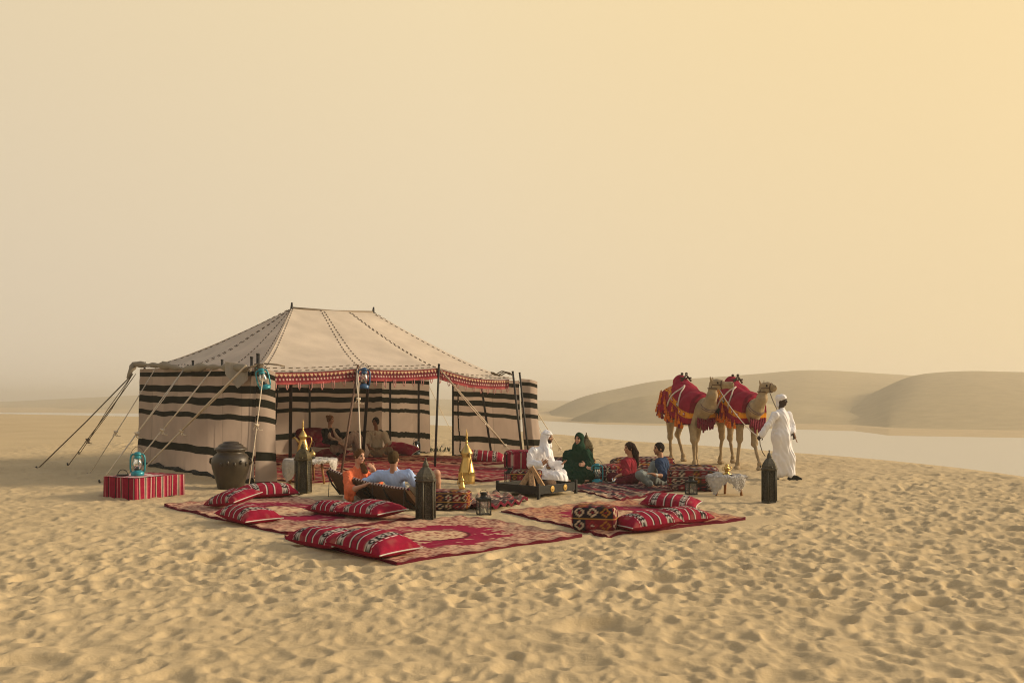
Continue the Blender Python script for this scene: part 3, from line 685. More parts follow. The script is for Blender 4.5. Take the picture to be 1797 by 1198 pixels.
def rope(a, b, r=.012, mt=ROPE, knot=None, double=0.0, peg=True, name='guy_rope'):
    a = np.asarray(a, float); b = np.asarray(b, float).copy(); b[2] = gz(b)
    m = MB(); k = a + (b - a) * (knot if knot else 1)
    side = unit(np.cross(b - a, (0, 0, 1)))
    if double:
        for s in (-1, 1): m.tube([a, (a + k) / 2 + side * s * double - V3(0, 0, .02), k], r * .85, 6)
        m.tube([k, b], r, 6)
    else: m.tube([a, (a + b) / 2 - V3(0, 0, .03), b], r, 6)
    o = m.build(name, mt, tent, TL)
    if knot:
        m = MB(); m.ell(k, (.035, .035, .03), 8)
        for q in range(3): m.tube([k, k + V3(.05 * (q - 1), -.02, -.06 - .02 * q), k + V3(.09 * (q - 1) + .03, -.03, -.10)], r * .8, 5)
        m.tube([k + V3(math.cos(x) * .04, math.sin(x) * .04, .02 * math.sin(2 * x)) for x in np.linspace(0, 2 * PI, 10)], r, 5)
        m.build('knot', mt, o, TL)
    if peg:
        d = unit(b - a); m = MB(); m.tube([b - V3(0, 0, .12) - d * .02, b + V3(0, 0, .05) + d * .03, b + V3(0, 0, .10) + d * .05], [.012, .02, .022], 7); m.build('peg', POLE, o, TL)
    return o
gp3 = lambda px, py: np.append(G(px, py), 0)
cornr = W(233, 656, 23.1)
rope(cornr, gp3(66, 822), .016, DROPE); rope(cornr, gp3(139, 797), .012, DROPE, .80, .05); rope(cornr + V3(.1, -.05, 0), gp3(120, 816), .011, DROPE, .72, .03)
rope(W(275, 643, 22.05), gp3(155, 831), .012, ROPE, .62, 0); rope(W(324, 646, 20.55), gp3(176, 848), .014, ROPE, .60, .025)
rope(W(374, 646, 19.2), gp3(208, 846), .014, ROPE, .55, .03); rope(W(432, 641, 17.75), gp3(238, 835), .018, ROPE, .56, .035)
rope(tp(.1, .2, 2.3), gp3(436, 858), .010, ROPE, .48, .0); rope(q1 + V3(0, -.02, -.02), gp3(636, 868), .014, ROPE, .28, .022)
rope(q2, gp3(913, 812), .015, ROPE, .80, .05); rope(FRt + V3(.05, 0, -.05), gp3(990, 797), .013, ROPE, .9, 0)
rope(rr(.96) + V3(.1, .1, 2.1), gp3(957, 772), .011, ROPE, None, 0); rope(rr(.36) + V3(0, 0, 2.3), gp3(798, 768), .011, ROPE, None, .0); rope(rr(.3) + V3(0, 0, 1.2), gp3(775, 784), .008, ROPE, None)

# ------------------------------------------------------------------ carpets
def carpet(name, label, Rc, fn, cell=.022, cat='rug', group=None, lift=.012, amp=.022, seed=0):
    o = Rc[0]; a = Rc[1] - o; b = Rc[3] - o; la, lb = float(np.linalg.norm(a)), float(np.linalg.norm(b))
    n, k = int(la / cell), int(lb / cell); u, v = np.meshgrid(np.linspace(0, la, n), np.linspace(0, lb, k), indexing='ij')
    e = np.minimum(np.minimum(u, la - u), np.minimum(v, lb - v)); near = np.exp(-e / .22)
    wu = .022 * np.sin(v * 5.3 + seed) + .02 * (vnoise(v * 4, v * 0, seed + 4) - .5); wv = .022 * np.sin(u * 4.7 + seed * 2) + .02 * (vnoise(u * 4, u * 0, seed + 5) - .5)
    X = o[0] + a[0] / la * (u + wu * near) + b[0] / lb * (v + wv * near); Y = o[1] + a[1] / la * (u + wu * near) + b[1] / lb * (v + wv * near)
    Z = ground_z(X, Y) + lift + amp * (vnoise(u * 1.7, v * 1.7, seed + 1) + .8 * near * np.sin(u * 8 + v * 9 + seed) ** 2) + .006 * vnoise(u * 5, v * 5, seed + 2)
    c = fn(u, v, la, lb); dst = np.clip(vnoise(u * 3, v * 3, seed + 7) * .6 + vnoise(u * 11, v * 11, seed + 8) * .5 + .5 * near - .70, 0, .42); c = lerp(c, V3(.53, .40, .25), dst); P = np.stack([X, Y, Z], -1)
    m = MB(); m.grid(P, c)
    rim = np.concatenate([P[:-1, 0], P[-1, :-1], P[:0:-1, -1], P[0, :0:-1]]); low = rim - V3(0, 0, .05); K = len(rim)
    m.add(np.concatenate([rim, low]), [(i, (i + 1) % K, K + (i + 1) % K, K + i) for i in range(K)], V3(.11, .009, .02))
    ob = m.build(name, WOVEN, None, (o[0], o[1], 0), col=True); ob.location = (o[0], o[1], 0)
    return tag(ob, label, cat, group)
RG = 'medallion rugs spread on the sand'
carpet('rug', 'maroon medallion rug with three cushions, left of the lounge couch', RUGS[0], persian, group=RG, seed=1)
carpet('rug', 'maroon medallion rug in front, under two cushions before the tall lantern', RUGS[1], persian, .018, group=RG, seed=2)
carpet('rug', 'reddish beige rug on the right under a patterned bolster and cushions', RUGS[2], lambda u, v, a, b: persian(u, v, a, b, V3(.50, .255, .135)), .018, group=RG, seed=3)
carpet('rug', 'dark kilim mat with jagged pattern where four guests sit', RUGS[3], lambda u, v, a, b: tribal(u, v, 3), .026, seed=4)
TG = 'carpets covering the tent floor'
for i, (Rc, lb) in enumerate(zip(RUGS[4:], ('maroon patterned carpet under the fleece table at the left of the tent', 'maroon patterned carpet running out of the tent behind the couch', 'maroon patterned carpet at the back of the tent under the seated guests', 'maroon patterned carpet below the cushion at the right tent wall'))):
    carpet('rug', lb, Rc, lambda u, v, a, b, i=i: striped_rug(u, v, a, b, i * 5 + 1), .03, group=TG, seed=5 + i, lift=.012 + .006 * i)
la_ = rect(*g2((800, 888), (858, 899), (925, 878)))
carpet('rug', 'small crumpled kilim rug beside the square black lantern', la_, lambda u, v, a, b: tribal(u, v, 9) * .9 + .05 * V3(1, .7, .5), .02, seed=12, lift=.02, amp=.07)
# ------------------------------------------------------------------ cushions and bolsters
def cushion_mesh(L, Wd, T, fn, nu=72, nv=36, p=2.6, seed=0):
    x = np.linspace(-1, 1, nu); y = np.linspace(-1, 1, nv); X, Y = np.meshgrid(np.sign(x) * np.abs(x) ** .85, np.sign(y) * np.abs(y) ** .85, indexing='ij')
    h = (np.clip(1 - np.abs(X) ** p, 0, 1) * np.clip(1 - np.abs(Y) ** p, 0, 1)) ** .48
    ex = 1 - .10 * np.clip(1 - np.abs(Y) ** 2, 0, 1) * 0 - .07 * (1 - Y * Y) * np.abs(X) ** 2; ey = 1 - .08 * (1 - X * X) * np.abs(Y) ** 2
    dent = 1 + .22 * (vnoise(X * 2 + seed, Y * 2, seed) - .5) + .10 * (vnoise(X * 6 + seed, Y * 5, seed + 1) - .5)
    px_, py_ = X * ex * L / 2, Y * ey * Wd / 2
    top = np.stack([px_, py_, h * T * .62 * dent], -1); bot = np.stack([px_, py_, -h * T * .38], -1)
    c = fn((X + 1) / 2, py_ + Wd / 2) * (.82 + .34 * vnoise(X * 2.2 + seed * 3, Y * 1.6, seed + 4))[..., None]; c = lerp(c, V3(.42, .30, .19), np.clip(vnoise(X * 5 + seed, Y * 4, seed + 6) - .72, 0, .2))
    m = MB(); m.grid(top, c); m.grid(bot[::-1], np.tile(SADU * .9, c.shape[:2] + (1,))[::-1])
    return m, [MB().tube([top[k, j] for j in range(nv)], .009, 5, WHITE * .8) for k in (0, -1)]
CG = 'striped red floor cushions'
def cushion(label, px, py, yaw, L=.86, Wd=.56, T=.24, pitch=0.0, roll=0.0, dz=0.0, fn=None, group=CG, seed=0, name='cushion', piping=True):
    p = at(px, py); f = fn or (lambda u, v: sadu(u, v, L, Wd))
    L, Wd, T = L * .95, Wd * .95, T * .86
    m, es = cushion_mesh(L, Wd, T, f, seed=seed)
    o = m.build(name, WOVEN, None, col=True)
    if piping:
        for e in es: e.build('piping', WOVEN, o, col=True)
    o.location = (p[0], p[1], p[2] + T * .38 + dz + .01); o.rotation_euler = (roll, pitch, math.radians(yaw))
    return tag(o, label, 'cushion', group)
cushion('striped red cushion at the far end of the left rug, nearest the clay jar', 470, 874, 28, 1.0, .55, .26, .0, .12, .03, seed=3)
cushion('striped red cushion leaning between two others on the left rug', 408, 893, -40, .9, .55, .26, -.12, .22, .07, seed=1)
cushion('striped red cushion lying lowest on the edge of the left rug', 436, 917, -44, .9, .60, .28, .05, .0, .0, seed=2)
cushion('striped red cushion half under another in front of the couch', 586, 903, -36, .78, .5, .24, .0, .0, .0, seed=4)
cushion('striped red cushion on top at the foot of the couch', 652, 911, -40, .95, .6, .27, -.03, .04, .03, seed=5)
cushion('striped red cushion tucked behind on the left corner of the front rug', 572, 960, -40, .92, .55, .27, .0, .05, .0, seed=6)
cushion('striped red cushion nearest the viewer on the front rug', 655, 974, -42, .98, .62, .29, .05, .02, .01, seed=7)
cushion('striped red cushion propped farthest back on the right rug', 1177, 893, -22, .92, .55, .22, .05, .12, .02, seed=8)
cushion('striped red cushion at the left of the pair on the right rug', 1133, 930, 205, .82, .62, .27, .06, .04, .0, seed=9)
cushion('striped red cushion behind the pair partner on the right rug, at its far right', 1194, 919, 208, .80, .58, .26, .0, .0, .0, seed=10)
cushion('striped red cushion lying at the foot of the right tent wall', 851, 812, 0, 1.05, .5, .30, .1, .4, .05, seed=11)
CGP = 'plain maroon cushions inside the tent'
plainm = lambda u, v: np.tile(V3(.21, .009, .035), u.shape + (1,)) * (1 + .35 * (np.abs(u - .3) < .02))[..., None]
cushion('plain maroon cushion, upper of two beside the blonde woman', 577, 800, 15, .95, .62, .27, .0, .25, .28, plainm, CGP, 12)
cushion('plain maroon cushion, lower of two beside the blonde woman', 583, 802, -12, 1.0, .62, .27, .0, .2, .0, plainm, CGP, 13)
cushion('big dark red back cushion behind the blonde woman', 552, 796, 30, 1.3, .8, .42, .0, .75, .35, lambda u, v: plainm(u, v) * .55, CGP, 14)
cushion('plain maroon cushion right of the man in the tent', 704, 800, -18, 1.05, .65, .30, .18, .25, .10, plainm, CGP, 15)

def bolster(name, label, px, py, yaw, L, Wd, H, fn, cat='bolster', group=None, dz=0.0, tilt=0.0, bev=.05):
    """firm block cushion with slightly swollen faces"""
    n = 26; u, v = np.meshgrid(np.linspace(-1, 1, n), np.linspace(-1, 1, n), indexing='ij'); m = MB()
    def sw(P):
        q = P / (np.array([L, Wd, H]) / 2); r = 6.0
        s = (np.abs(q) ** r).sum(-1) ** (1 / r); q = q / s[..., None]
        return q * (np.array([L, Wd, H]) / 2)
    faces = [(0, 1, 2, 1), (0, 1, 2, -1), (0, 2, 1, 1), (0, 2, 1, -1), (1, 2, 0, 1), (1, 2, 0, -1)]
    D = (L, Wd, H)
    for a, b, k, s in faces:
        P = np.zeros((n, n, 3)); P[..., a] = u * D[a] / 2; P[..., b] = v * D[b] / 2; P[..., k] = s * D[k] / 2
        P = sw(P); m.grid(P, fn(P[..., a] + D[a] / 2 + .31 * k, P[..., b] + D[b] / 2, P))
    p = at(px, py); o = m.build(name, WOVEN, None, col=True); o.location = (p[0], p[1], p[2] + H / 2 + dz); o.rotation_euler = (tilt, 0, math.radians(yaw))
    return tag(o, label, cat, group)
kf = lambda seed, s=.14: (lambda u, v, P: kilim(u, v, s, seed))
bolster('bolster', 'dark kilim bolster block at the corner of the right rug', 1044, 930, -14, .58, .36, .33, kf(3, .17), group='patterned kilim bolsters')
bolster('bolster', 'kilim armrest bolster right of the tall lantern before the couch', 786, 893, -6, .72, .42, .30, kf(7, .13), group='patterned kilim bolsters')
bolster('bolster', 'patterned bolster behind the firewood by the white robed man', 924, 852, -12, .62, .42, .32, kf(12, .12), group='patterned kilim bolsters')
bolster('bolster', 'patterned bolster standing behind the teal lantern', 1064, 842, 20, .40, .36, .36, kf(15, .13), group='patterned kilim bolsters')
bolster('bolster', 'low kilim bolster behind the seated man, beside the fleece table', 1216, 860, -10, .95, .50, .44, kf(21, .13), group='patterned kilim bolsters')
bolster('bolster', 'kilim bolster leaning between the woman in maroon and the man', 1128, 833, 14, 1.5, .34, .42, kf(23, .12), group='patterned kilim bolsters', tilt=-.2)
bolster('bolster', 'kilim back rest bolster reaching toward the camels', 1205, 842, -22, 1.3, .42, .36, kf(25, .12), group='patterned kilim bolsters', tilt=-.2)
bolster('bolster', 'long kilim bolster behind the woman in green', 988, 831, 10, 1.5, .34, .38, kf(27, .12), group='patterned kilim bolsters', tilt=-.2)
bolster('bolster', 'red woven bolster left of the woman in maroon', 1082, 836, 12, .6, .40, .34, lambda u, v, P: lerp(V3(.2, .012, .03), V3(.4, .15, .05), vnoise(u * 22, v * 22, 4) > .66), group='patterned kilim bolsters')
bolster('cube_seat', 'striped red block seat behind the white robed man', 912, 824, -8, .72, .60, .48, lambda u, v, P: blanket_stripes(P[..., 0] + P[..., 1] * .9 + 3), 'seat')

# ------------------------------------------------------------------ box table with striped cover, left of the jar
A = at(237, 876); ex_ = unit(V3(.50, .87, 0)); wq = rz_of(ex_)
bt = thing('box_table', 'low square table under a striped red woven cover', 'table', A, wq)
Lx, Ly, H = 1.02, .84, .36
def skirt(p0, p1, off):
    n = 70; s = np.linspace(0, 1, n); z = np.linspace(0, 1, 8); ln = np.linalg.norm(p1 - p0)
    nrm = unit(np.cross(p1 - p0, (0, 0, 1))); P = np.zeros((n, 8, 3))
    for i in range(n):
        for j in range(8):
            w = .012 * math.sin(s[i] * ln * 14 + off * 9) * (1 - z[j]) ** 1.3
            P[i, j] = p0 + (p1 - p0) * s[i] + nrm * w + V3(0, 0, z[j] * H + (.012 * math.sin(s[i] * 11 + off) - .01) * (1 - z[j]))
    return P, np.tile(blanket_stripes(s * ln + off)[:, None], (1, 8, 1))
cs = [V3(0, 0, 0), V3(Lx, 0, 0), V3(Lx, Ly, 0), V3(0, Ly, 0)]; m = MB()
for k in range(4):
    P, c = skirt(cs[k], cs[(k + 1) % 4], k * .37); m.grid(P, c)
P = np.array([[V3(a * Lx, b * Ly, H - .004 - .012 * math.sin(a * PI) * math.sin(b * PI)) for b in np.linspace(0, 1, 30)] for a in np.linspace(0, 1, 30)])
c = blanket_stripes(P[..., 1] + .1); m.grid(P, lerp(c, V3(.56, .42, .38), np.full(c.shape[:2], .0)))
m.build('cover', WOVEN, bt, col=True)
m = MB(); q = np.array([[V3(.03 + a * .68, .06 + b * .74, H + .004 + .008 * math.sin(a * 6) * math.sin(b * 5)) for b in np.linspace(0, 1, 20)] for a in np.linspace(0, 1, 20)])
h_ = vnoise(q[..., 0] * 16, q[..., 1] * 16, 3); m.grid(q, lerp(V3(.60, .46, .42), V3(.40, .06, .09), h_ > .66)); m.build('top_cloth', WOVEN, bt, col=True)
w0 = np.array((A[0], A[1], A[2])); Rz = Matrix.Rotation(wq, 3, 'Z')
def on_table(x, y, z=H + .012): return w0 + np.array(Rz @ Vector((x, y, z)))
m = MB(); m.tube([V3(math.cos(a) * .085, 0, math.sin(a) * .10) for a in np.linspace(-.2, PI + .2, 14)], .007, 6); m.lathe([(.10, 0), (.11, .015), (.09, .02), (.001, .018)], 16)
o = m.build('wire_basket', BLACK); o.location = tuple(on_table(.22, .62)); o.rotation_euler = (0, 0, .2); tag(o, 'small dark tray with arched wire handle on the striped table', 'tray')

# ------------------------------------------------------------------ hurricane lanterns
def hurricane(label, loc, rot=(0, 0, 0), mt=TEAL, s=1.0, group='enamelled hurricane lanterns'):
    t = thing('hurricane_lantern', label, 'lantern', loc, 0, group); t.rotation_euler = rot; t.scale = (s, s, s)
    m = MB(); m.lathe([(.0, 0), (.088, 0), (.095, .012), (.094, .055), (.075, .068), (.055, .075), (.05, .085), (.0, .088)], 24); m.build('tank', mt, t)
    m = MB(); m.lathe([(.045, .085), (.050, .10), (.042, .112), (.03, .118), (0, .12)], 18); m.build('burner', BLACK, t)
    m = MB(); m.lathe([(.040, .112), (.062, .15), (.066, .185), (.055, .225), (.042, .255), (.040, .262)], 22); m.build('globe', GLASS, t)
    m = MB(); m.lathe([(.0415, .26), (.056, .262), (.058, .278), (.046, .284), (.046, .31), (.058, .318), (.060, .332), (.040, .352), (.030, .36), (0, .362)], 22); m.build('chimney', mt, t)
    for sg in (-1, 1):
        m = MB(); m.tube([V3(sg * x, 0, z) for x, z in ((.080, .05), (.098, .075), (.101, .14), (.101, .24), (.094, .295), (.072, .325), (.045, .322))], .0135, 8); m.build('side_tube', mt, t)
    m = MB(); m.tube([V3(math.cos(a) * .104, .01, .25 + math.sin(a) * .19) for a in np.linspace(.05, PI - .05, 16)], .0035, 5); m.build('bail', BLACK, t)
    m = MB()
    for a in (.3, 1.9, 3.4, 5.0): m.tube([V3(math.cos(a) * .058, math.sin(a) * .058, .115), V3(math.cos(a) * .074, math.sin(a) * .074, .18), V3(math.cos(a) * .055, math.sin(a) * .055, .262)], .003, 5)
    m.build('globe_guard', mt, t); return t
hurricane('teal hurricane lantern standing on the striped box table', on_table(.30, .33), (0, 0, .35), TEAL, 1.15)
hurricane('large teal hurricane lantern on the kilim mat before the woman in green', at(1048, 847), (0, 0, -.2), TEAL, 1.12)
hurricane('teal hurricane lantern hanging tilted from the left tent corner', W(466, 683, 17.75), (0, math.radians(-13), .4), TEAL, 1.2)
hurricane('dark blue hurricane lantern hanging from the middle front pole', W(638, 682, 19.7), (0, math.radians(2), .2), BLUE, 1.3)
hurricane('dark hurricane lantern inside the tent right of the maroon cushion', at(731, 797), (0, 0, .5), mat('grey_enamel', (.03, .045, .05), .4, .2, var=.3), 1.15)

# ------------------------------------------------------------------ clay jar
t = thing('clay_jar', 'big dark brown glazed jar with stepped lid by the tent corner', 'jar', at(405, 856))
prof = [(0, 0), (.23, 0), (.245, .02), (.262, .10), (.30, .25), (.345, .40), (.358, .50), (.345, .58), (.30, .645), (.255, .675), (.25, .70), (.27, .72), (.26, .735)]
m = MB(); m.lathe(prof, 40); m.build('body', CLAY, t)
m = MB(); m.lathe([(.275, .728), (.305, .735), (.31, .755), (.27, .785), (.235, .80), (.23, .825), (.19, .85), (.15, .862), (.145, .885), (.08, .90), (0, .905)], 36); m.build('lid', CLAY, t)
for sg in (-1, 1):
    m = MB(); m.tube([V3(sg * x, 0, z) for x, z in ((.335, .58), (.39, .565), (.395, .50), (.35, .46))], .022, 8); m.build('lug', CLAY, t)
for a in range(5):
    m = MB(); th = -PI / 2 + .35 * (a - 2) + .5; r_ = .355; m.ell((math.cos(th) * r_, math.sin(th) * r_, .48 + .03 * (a % 2)), (.03, .03, .045), 8); m.build('relief', CLAY, t)

# ------------------------------------------------------------------ tall pierced lanterns
def tall_lantern(label, loc, H=.86, r=.135, rz=0.0, mt=IRON, seg=6):
    t = thing('tall_lantern', label, 'lantern', loc, rz, 'tall pierced metal lanterns'); k = H / .86
    m = MB(); m.lathe([(0, -.02), (r * 1.06, -.02), (r * 1.10, .0), (r * 1.06, .03), (r * .98, .04), (0, .04)], seg); m.build('base', mt, t, smooth_=False)
    zb, zt = .035, .56 * k
    for i in range(seg):
        a = i * 2 * PI / seg; b = (i + 1) * 2 * PI / seg
        m = MB(); m.tube([V3(math.cos(a) * r, math.sin(a) * r, zb), V3(math.cos(a) * r, math.sin(a) * r, zt + .03)], .0115, 6); m.build('corner_bar', mt, t)
        pa, pb_ = V3(math.cos(a), math.sin(a), 0) * (r - .012), V3(math.cos(b), math.sin(b), 0) * (r - .012); d = unit(pb_ - pa); n_ = V3(d[1], -d[0], 0); ln = np.linalg.norm(pb_ - pa)
        m = MB(); m.grid(np.array([[pa + (pb_ - pa) * u + V3(0, 0, zb + (zt - zb) * v) for v in np.linspace(0, 1, 4)] for u in (0, 1)]))
        for u in (.16, .84): m.tube([pa + d * ln * u + n_ * .006 + V3(0, 0, zb + .03), pa + d * ln * u + n_ * .006 + V3(0, 0, zt - .06)], .005, 4)
        for z in np.arange(zb + .03, zt - .03, .032):
            for u in (.32, .5, .68):
                m.ell(pa + d * ln * (u + (.06 if int(z / .032) % 2 else -.06) * (u != .5)) + n_ * .003 + V3(0, 0, z), (.008, .008, .008), 4)
        for q in range(6):
            aa = PI * q / 5; bb = PI * (q + 1) / 5
            if q < 5: m.tube([pa + d * ln * (.5 - .34 * math.cos(aa)) + n_ * .007 + V3(0, 0, zt - .06 + .045 * math.sin(aa)), pa + d * ln * (.5 - .34 * math.cos(bb)) + n_ * .007 + V3(0, 0, zt - .06 + .045 * math.sin(bb))], .005, 4)
        m.build('panel', mat('pierced_iron', (.070, .062, .044), .6, .5, var=.5, vscale=60, bump=.4, bscale=120), t)
    m = MB(); m.lathe([(r * .98, zt), (r * 1.14, zt + .012), (r * 1.16, zt + .035), (r * 1.02, zt + .045)], seg); m.build('collar', mt, t, smooth_=False)
    h0 = zt + .04; hd = H * .20
    m = MB(); m.lathe([(r * 1.04, h0), (r * 1.02, h0 + hd * .25), (r * .88, h0 + hd * .5), (r * .62, h0 + hd * .78), (r * .34, h0 + hd), (r * .30, h0 + hd * 1.06)], seg); m.build('dome', mt, t, smooth_=False)
    m = MB(); z1 = h0 + hd * 1.04; m.lathe([(r * .32, z1), (r * .36, z1 + .01), (r * .30, z1 + .03), (r * .24, z1 + .055), (r * .08, z1 + .085), (.012, z1 + .10), (.016, z1 + .115), (0, z1 + .125)], 10); m.build('finial', mt, t)
    for i in range(3):
        a = i * 2.1 + .4; m = MB(); m.ell((math.cos(a) * r * 1.15, math.sin(a) * r * 1.15, zt + .06), .018, 8); m.build('knob', mt, t)
    return t
BRONZE = mat('dull_bronze_iron', (.085, .066, .030), .5, .6, var=.4, vscale=25, bump=.3, bscale=90)
tall_lantern('weathered bronze tall lantern beside the fleece table at the tent', at(532, 864), .92, .145, .2, BRONZE)
tall_lantern('tall dark lantern in front of the couch and couple', at(747, 914), .84, .135, .35)
tall_lantern('tall dark lantern standing alone on the right near the walking man', at(1350, 879), .84, .125, .1)
tall_lantern('tall lantern half hidden behind the woman in green', at(1029, 836), .98, .15, .3, BRONZE)

# ------------------------------------------------------------------ black candle lanterns with glass
def candle_lantern(label, loc, w=.16, h=.20, rz=.5):
    t = thing('candle_lantern', label, 'lantern', loc, rz, 'small black candle lanterns'); a = w / 2
    m = MB(); m.box((-a - .012, -a - .012, 0), (a + .012, a + .012, .022), bev=.006); m.build('base', BLACK, t, smooth_=False)
    for sx in (-1, 1):
        for sy in (-1, 1): m = MB(); m.box((sx * a - .008, sy * a - .008, .022), (sx * a + .008, sy * a + .008, h)); m.build('post', BLACK, t, smooth_=False)
    for k in range(4):
        m = MB(); m.box((-a + .009, -.0015, .025), (a - .009, .0015, h - .002)); g = m.build('pane', GLASS, t, smooth_=False); g.location = (math.cos(k * PI / 2) * a, math.sin(k * PI / 2) * a, 0); g.rotation_euler = (0, 0, k * PI / 2 + PI / 2)
    m = MB(); m.box((-a - .012, -a - .012, h), (a + .012, a + .012, h + .045), bev=.008); m.build('cap', BLACK, t, smooth_=False)
    m = MB(); m.lathe([(a * .95, h + .045), (a * .62, h + .062), (a * .6, h + .105), (a * .7, h + .112), (a * .65, h + .125), (0, h + .128)], 14); m.build('chimney', BLACK, t)
    m = MB(); m.tube([V3(math.cos(q) * a * .7, 0, h + .12 + math.sin(q) * .04) for q in np.linspace(0, PI, 10)], .004, 5); m.build('ring_handle', BLACK, t)
    m = MB(); m.lathe([(0, .022), (.028, .022), (.028, .09), (.004, .092), (0, .10)], 12); m.build('candle', mat('candle_wax', (.72, .64, .48), .5, var=.04), t)
    return t
candle_lantern('black square candle lantern on the sand before the crumpled kilim', at(849, 903), .165, .205, .3)
candle_lantern('black candle lantern beside the bolster left of the white robed man', at(895, 846), .19, .21, .15)
candle_lantern('black candle lantern in front of the kilim bolster behind the man', at(1213, 867), .15, .20, .25)

# ------------------------------------------------------------------ brass coffee pots
def dallah(label, loc, H, rz=0.0, spout=True, group='brass coffee pots', handle=True):
    t = thing('coffee_pot', label, 'coffee pot', loc, rz, group); k = H / 1.0
    body = [(0, 0), (.165, 0), (.175, .02), (.17, .05), (.178, .13), (.165, .19), (.172, .2), (.165, .22), (.125, .36), (.095, .46), (.09, .50), (.105, .52), (.10, .535)]
    m = MB(); m.lathe([(r * k * .9, z * k) for r, z in body], 32); m.build('body', BRASS, t)
    lid = [(.125, .535), (.13, .545), (.118, .575), (.085, .63), (.05, .68), (.028, .71), (.02, .73), (.034, .755), (.02, .775), (.016, .80), (.028, .82), (.016, .845), (.022, .87), (.012, .92), (0, 1.0)]
    m = MB(); m.lathe([(r * k * .9, z * k) for r, z in lid], 28); m.build('lid', BRASS, t)
    if handle:
        m = MB(); m.tube([V3(-x * k, 0, z * k) for x, z in ((.085, .51), (.17, .56), (.235, .52), (.245, .42), (.20, .30), (.155, .21), (.17, .18))], [.018 * k] * 2 + [.015 * k] * 5, 9); m.build('handle', BRASS, t)
    if spout:
        m = MB(); m.tube([V3(x * k, 0, z * k) for x, z in ((.08, .38), (.15, .44), (.20, .50), (.25, .525), (.30, .50))], [.04 * k, .035 * k, .026 * k, .018 * k, .008 * k], 9); m.build('spout', BRASS, t)
    return t
dallah('tall brass coffee pot on the carpet at the right of the tent', at(819, 848), 1.10, 1.9)
dallah('small brass coffee pot with curved handle standing on sand', at(811, 859), .37, .1)

# ------------------------------------------------------------------ fleece tables
def fleece_table(label, loc, L, Wd, H, rz, drops, group, wood=True, seed=0):
    t = thing('fleece_table', label, 'table', loc, rz, group)
    m = MB(); m.lathe([(0, H - .06), (.96, H - .06), (1.0, H - .045), (1.0, H - .02), (.98, H - .006), (0, H - .004)], 40, sx=L / 2, sy=Wd / 2); m.build('tabletop', WOOD, t)
    for sx, sy in ((-.55, -.45), (.55, -.45), (0, .6), (-.5, .4)):
        m = MB(); m.tube([V3(sx * L / 2, sy * Wd / 2, H - .05), V3(sx * L * .62, sy * Wd * .66, 0)], [.028, .022], 8); m.build('leg', WOOD, t)
    th = np.linspace(0, 2 * PI, 96, endpoint=False); rr_ = np.linspace(0, 1, 26); P = np.zeros((96, 26, 3))
    for i, a in enumerate(th):
        dr = .05
        for (a0, wd, d) in drops: dr = max(dr, d * math.exp(-(((a - a0 + PI) % (2 * PI) - PI) / wd) ** 2))
        for j, q in enumerate(rr_):
            edge = .78; c_, s_n = math.cos(a), math.sin(a)
            if q < edge: f = q / edge; z = H + .012
            else:
                f = 1.0 + .05 * math.sin((q - edge) / (1 - edge) * PI) + .03 * (q - edge) / (1 - edge); z = H + .012 - dr * ((q - edge) / (1 - edge)) ** 1.1
            n_ = vnoise(np.array(c_ * 5 + seed), np.array(s_n * 5 + q * 6), seed) - .5
            rad_ = f * (1 + .03 * n_); lift = .035 * n_ + .016 * (vnoise(np.array(c_ * f * 12), np.array(s_n * f * 12 + q * 9), seed + 1) - .5)
            fold = 1 - .08 * max(0, (H - z) / H) * (1 + math.sin(a * 11))
            P[i, j] = (c_ * rad_ * L / 2 * 1.03 * fold, s_n * rad_ * Wd / 2 * 1.03 * fold, z + lift)
    m = MB(); m.grid(P, cu=True); fc_ = m.build('fleece_cover', FLEECE, t)
    m = MB(); rs = random.Random(seed)
    for k in range(2600):
        i, j = rs.randrange(96), rs.randrange(2, 26); p = P[i, j] + V3(rs.uniform(-.015, .015), rs.uniform(-.015, .015), .002); rad_d = unit(p * V3(1, 1, 0)); hang = j / 25
        q = p + rad_d * rs.uniform(.012, .03) + V3(rs.uniform(-.015, .015), rs.uniform(-.015, .015), rs.uniform(.0, .02) - .045 * hang); w = np.cross(rad_d, (0, 0, 1)) * .009
        m.add([p - w, p + w, q], [(0, 1, 2)])
    tf = m.build('fleece_tufts', FLEECE, fc_); tf['kind'] = 'stuff'
    return t
ft = fleece_table('round wooden table half covered by a grey fleece inside the tent', at(544, 846), 1.02, .9, .47, 0.0, [(3.75, .75, .46), (-.15, .40, .26)], 'fleece covered tables', seed=2)
ft2 = fleece_table('low table under a shaggy white fleece beside the lone tall lantern', at(1276, 868), .66, .42, .34, 0.0, [(3.85, .6, .31), (4.75, .25, .10), (5.25, .5, .27), (2.4, .7, .2)], 'fleece covered tables', seed=6)
o = dallah('tall brass coffee pot standing on the fleece table in the tent', tuple(np.array(ft.location) + V3(-.18, .16, .49)), .80, PI * .92)
t = thing('sugar_bowl', 'little brass bowl with pointed lid on the fleece table', 'bowl', tuple(np.array(ft.location) + V3(.06, -.04, .49)))
m = MB(); m.lathe([(0, 0), (.05, 0), (.052, .04), (.046, .05)], 18); m.build('base', BLACK, t)
m = MB(); m.lathe([(.044, .045), (.06, .07), (.062, .10), (.045, .13), (.02, .15), (.008, .165), (0, .19)], 18); m.build('lid', BRASS, t)
t = thing('incense_burner', 'shiny gold burner with rings on the white fleece table', 'burner', tuple(np.array(ft2.location) + V3(0, .02, .355)))
m = MB(); m.lathe([(0, 0), (.075, 0), (.085, .015), (.05, .03), (.03, .055), (.05, .075), (.07, .085), (.0, .085)], 20); m.build('base', BRASS, t)
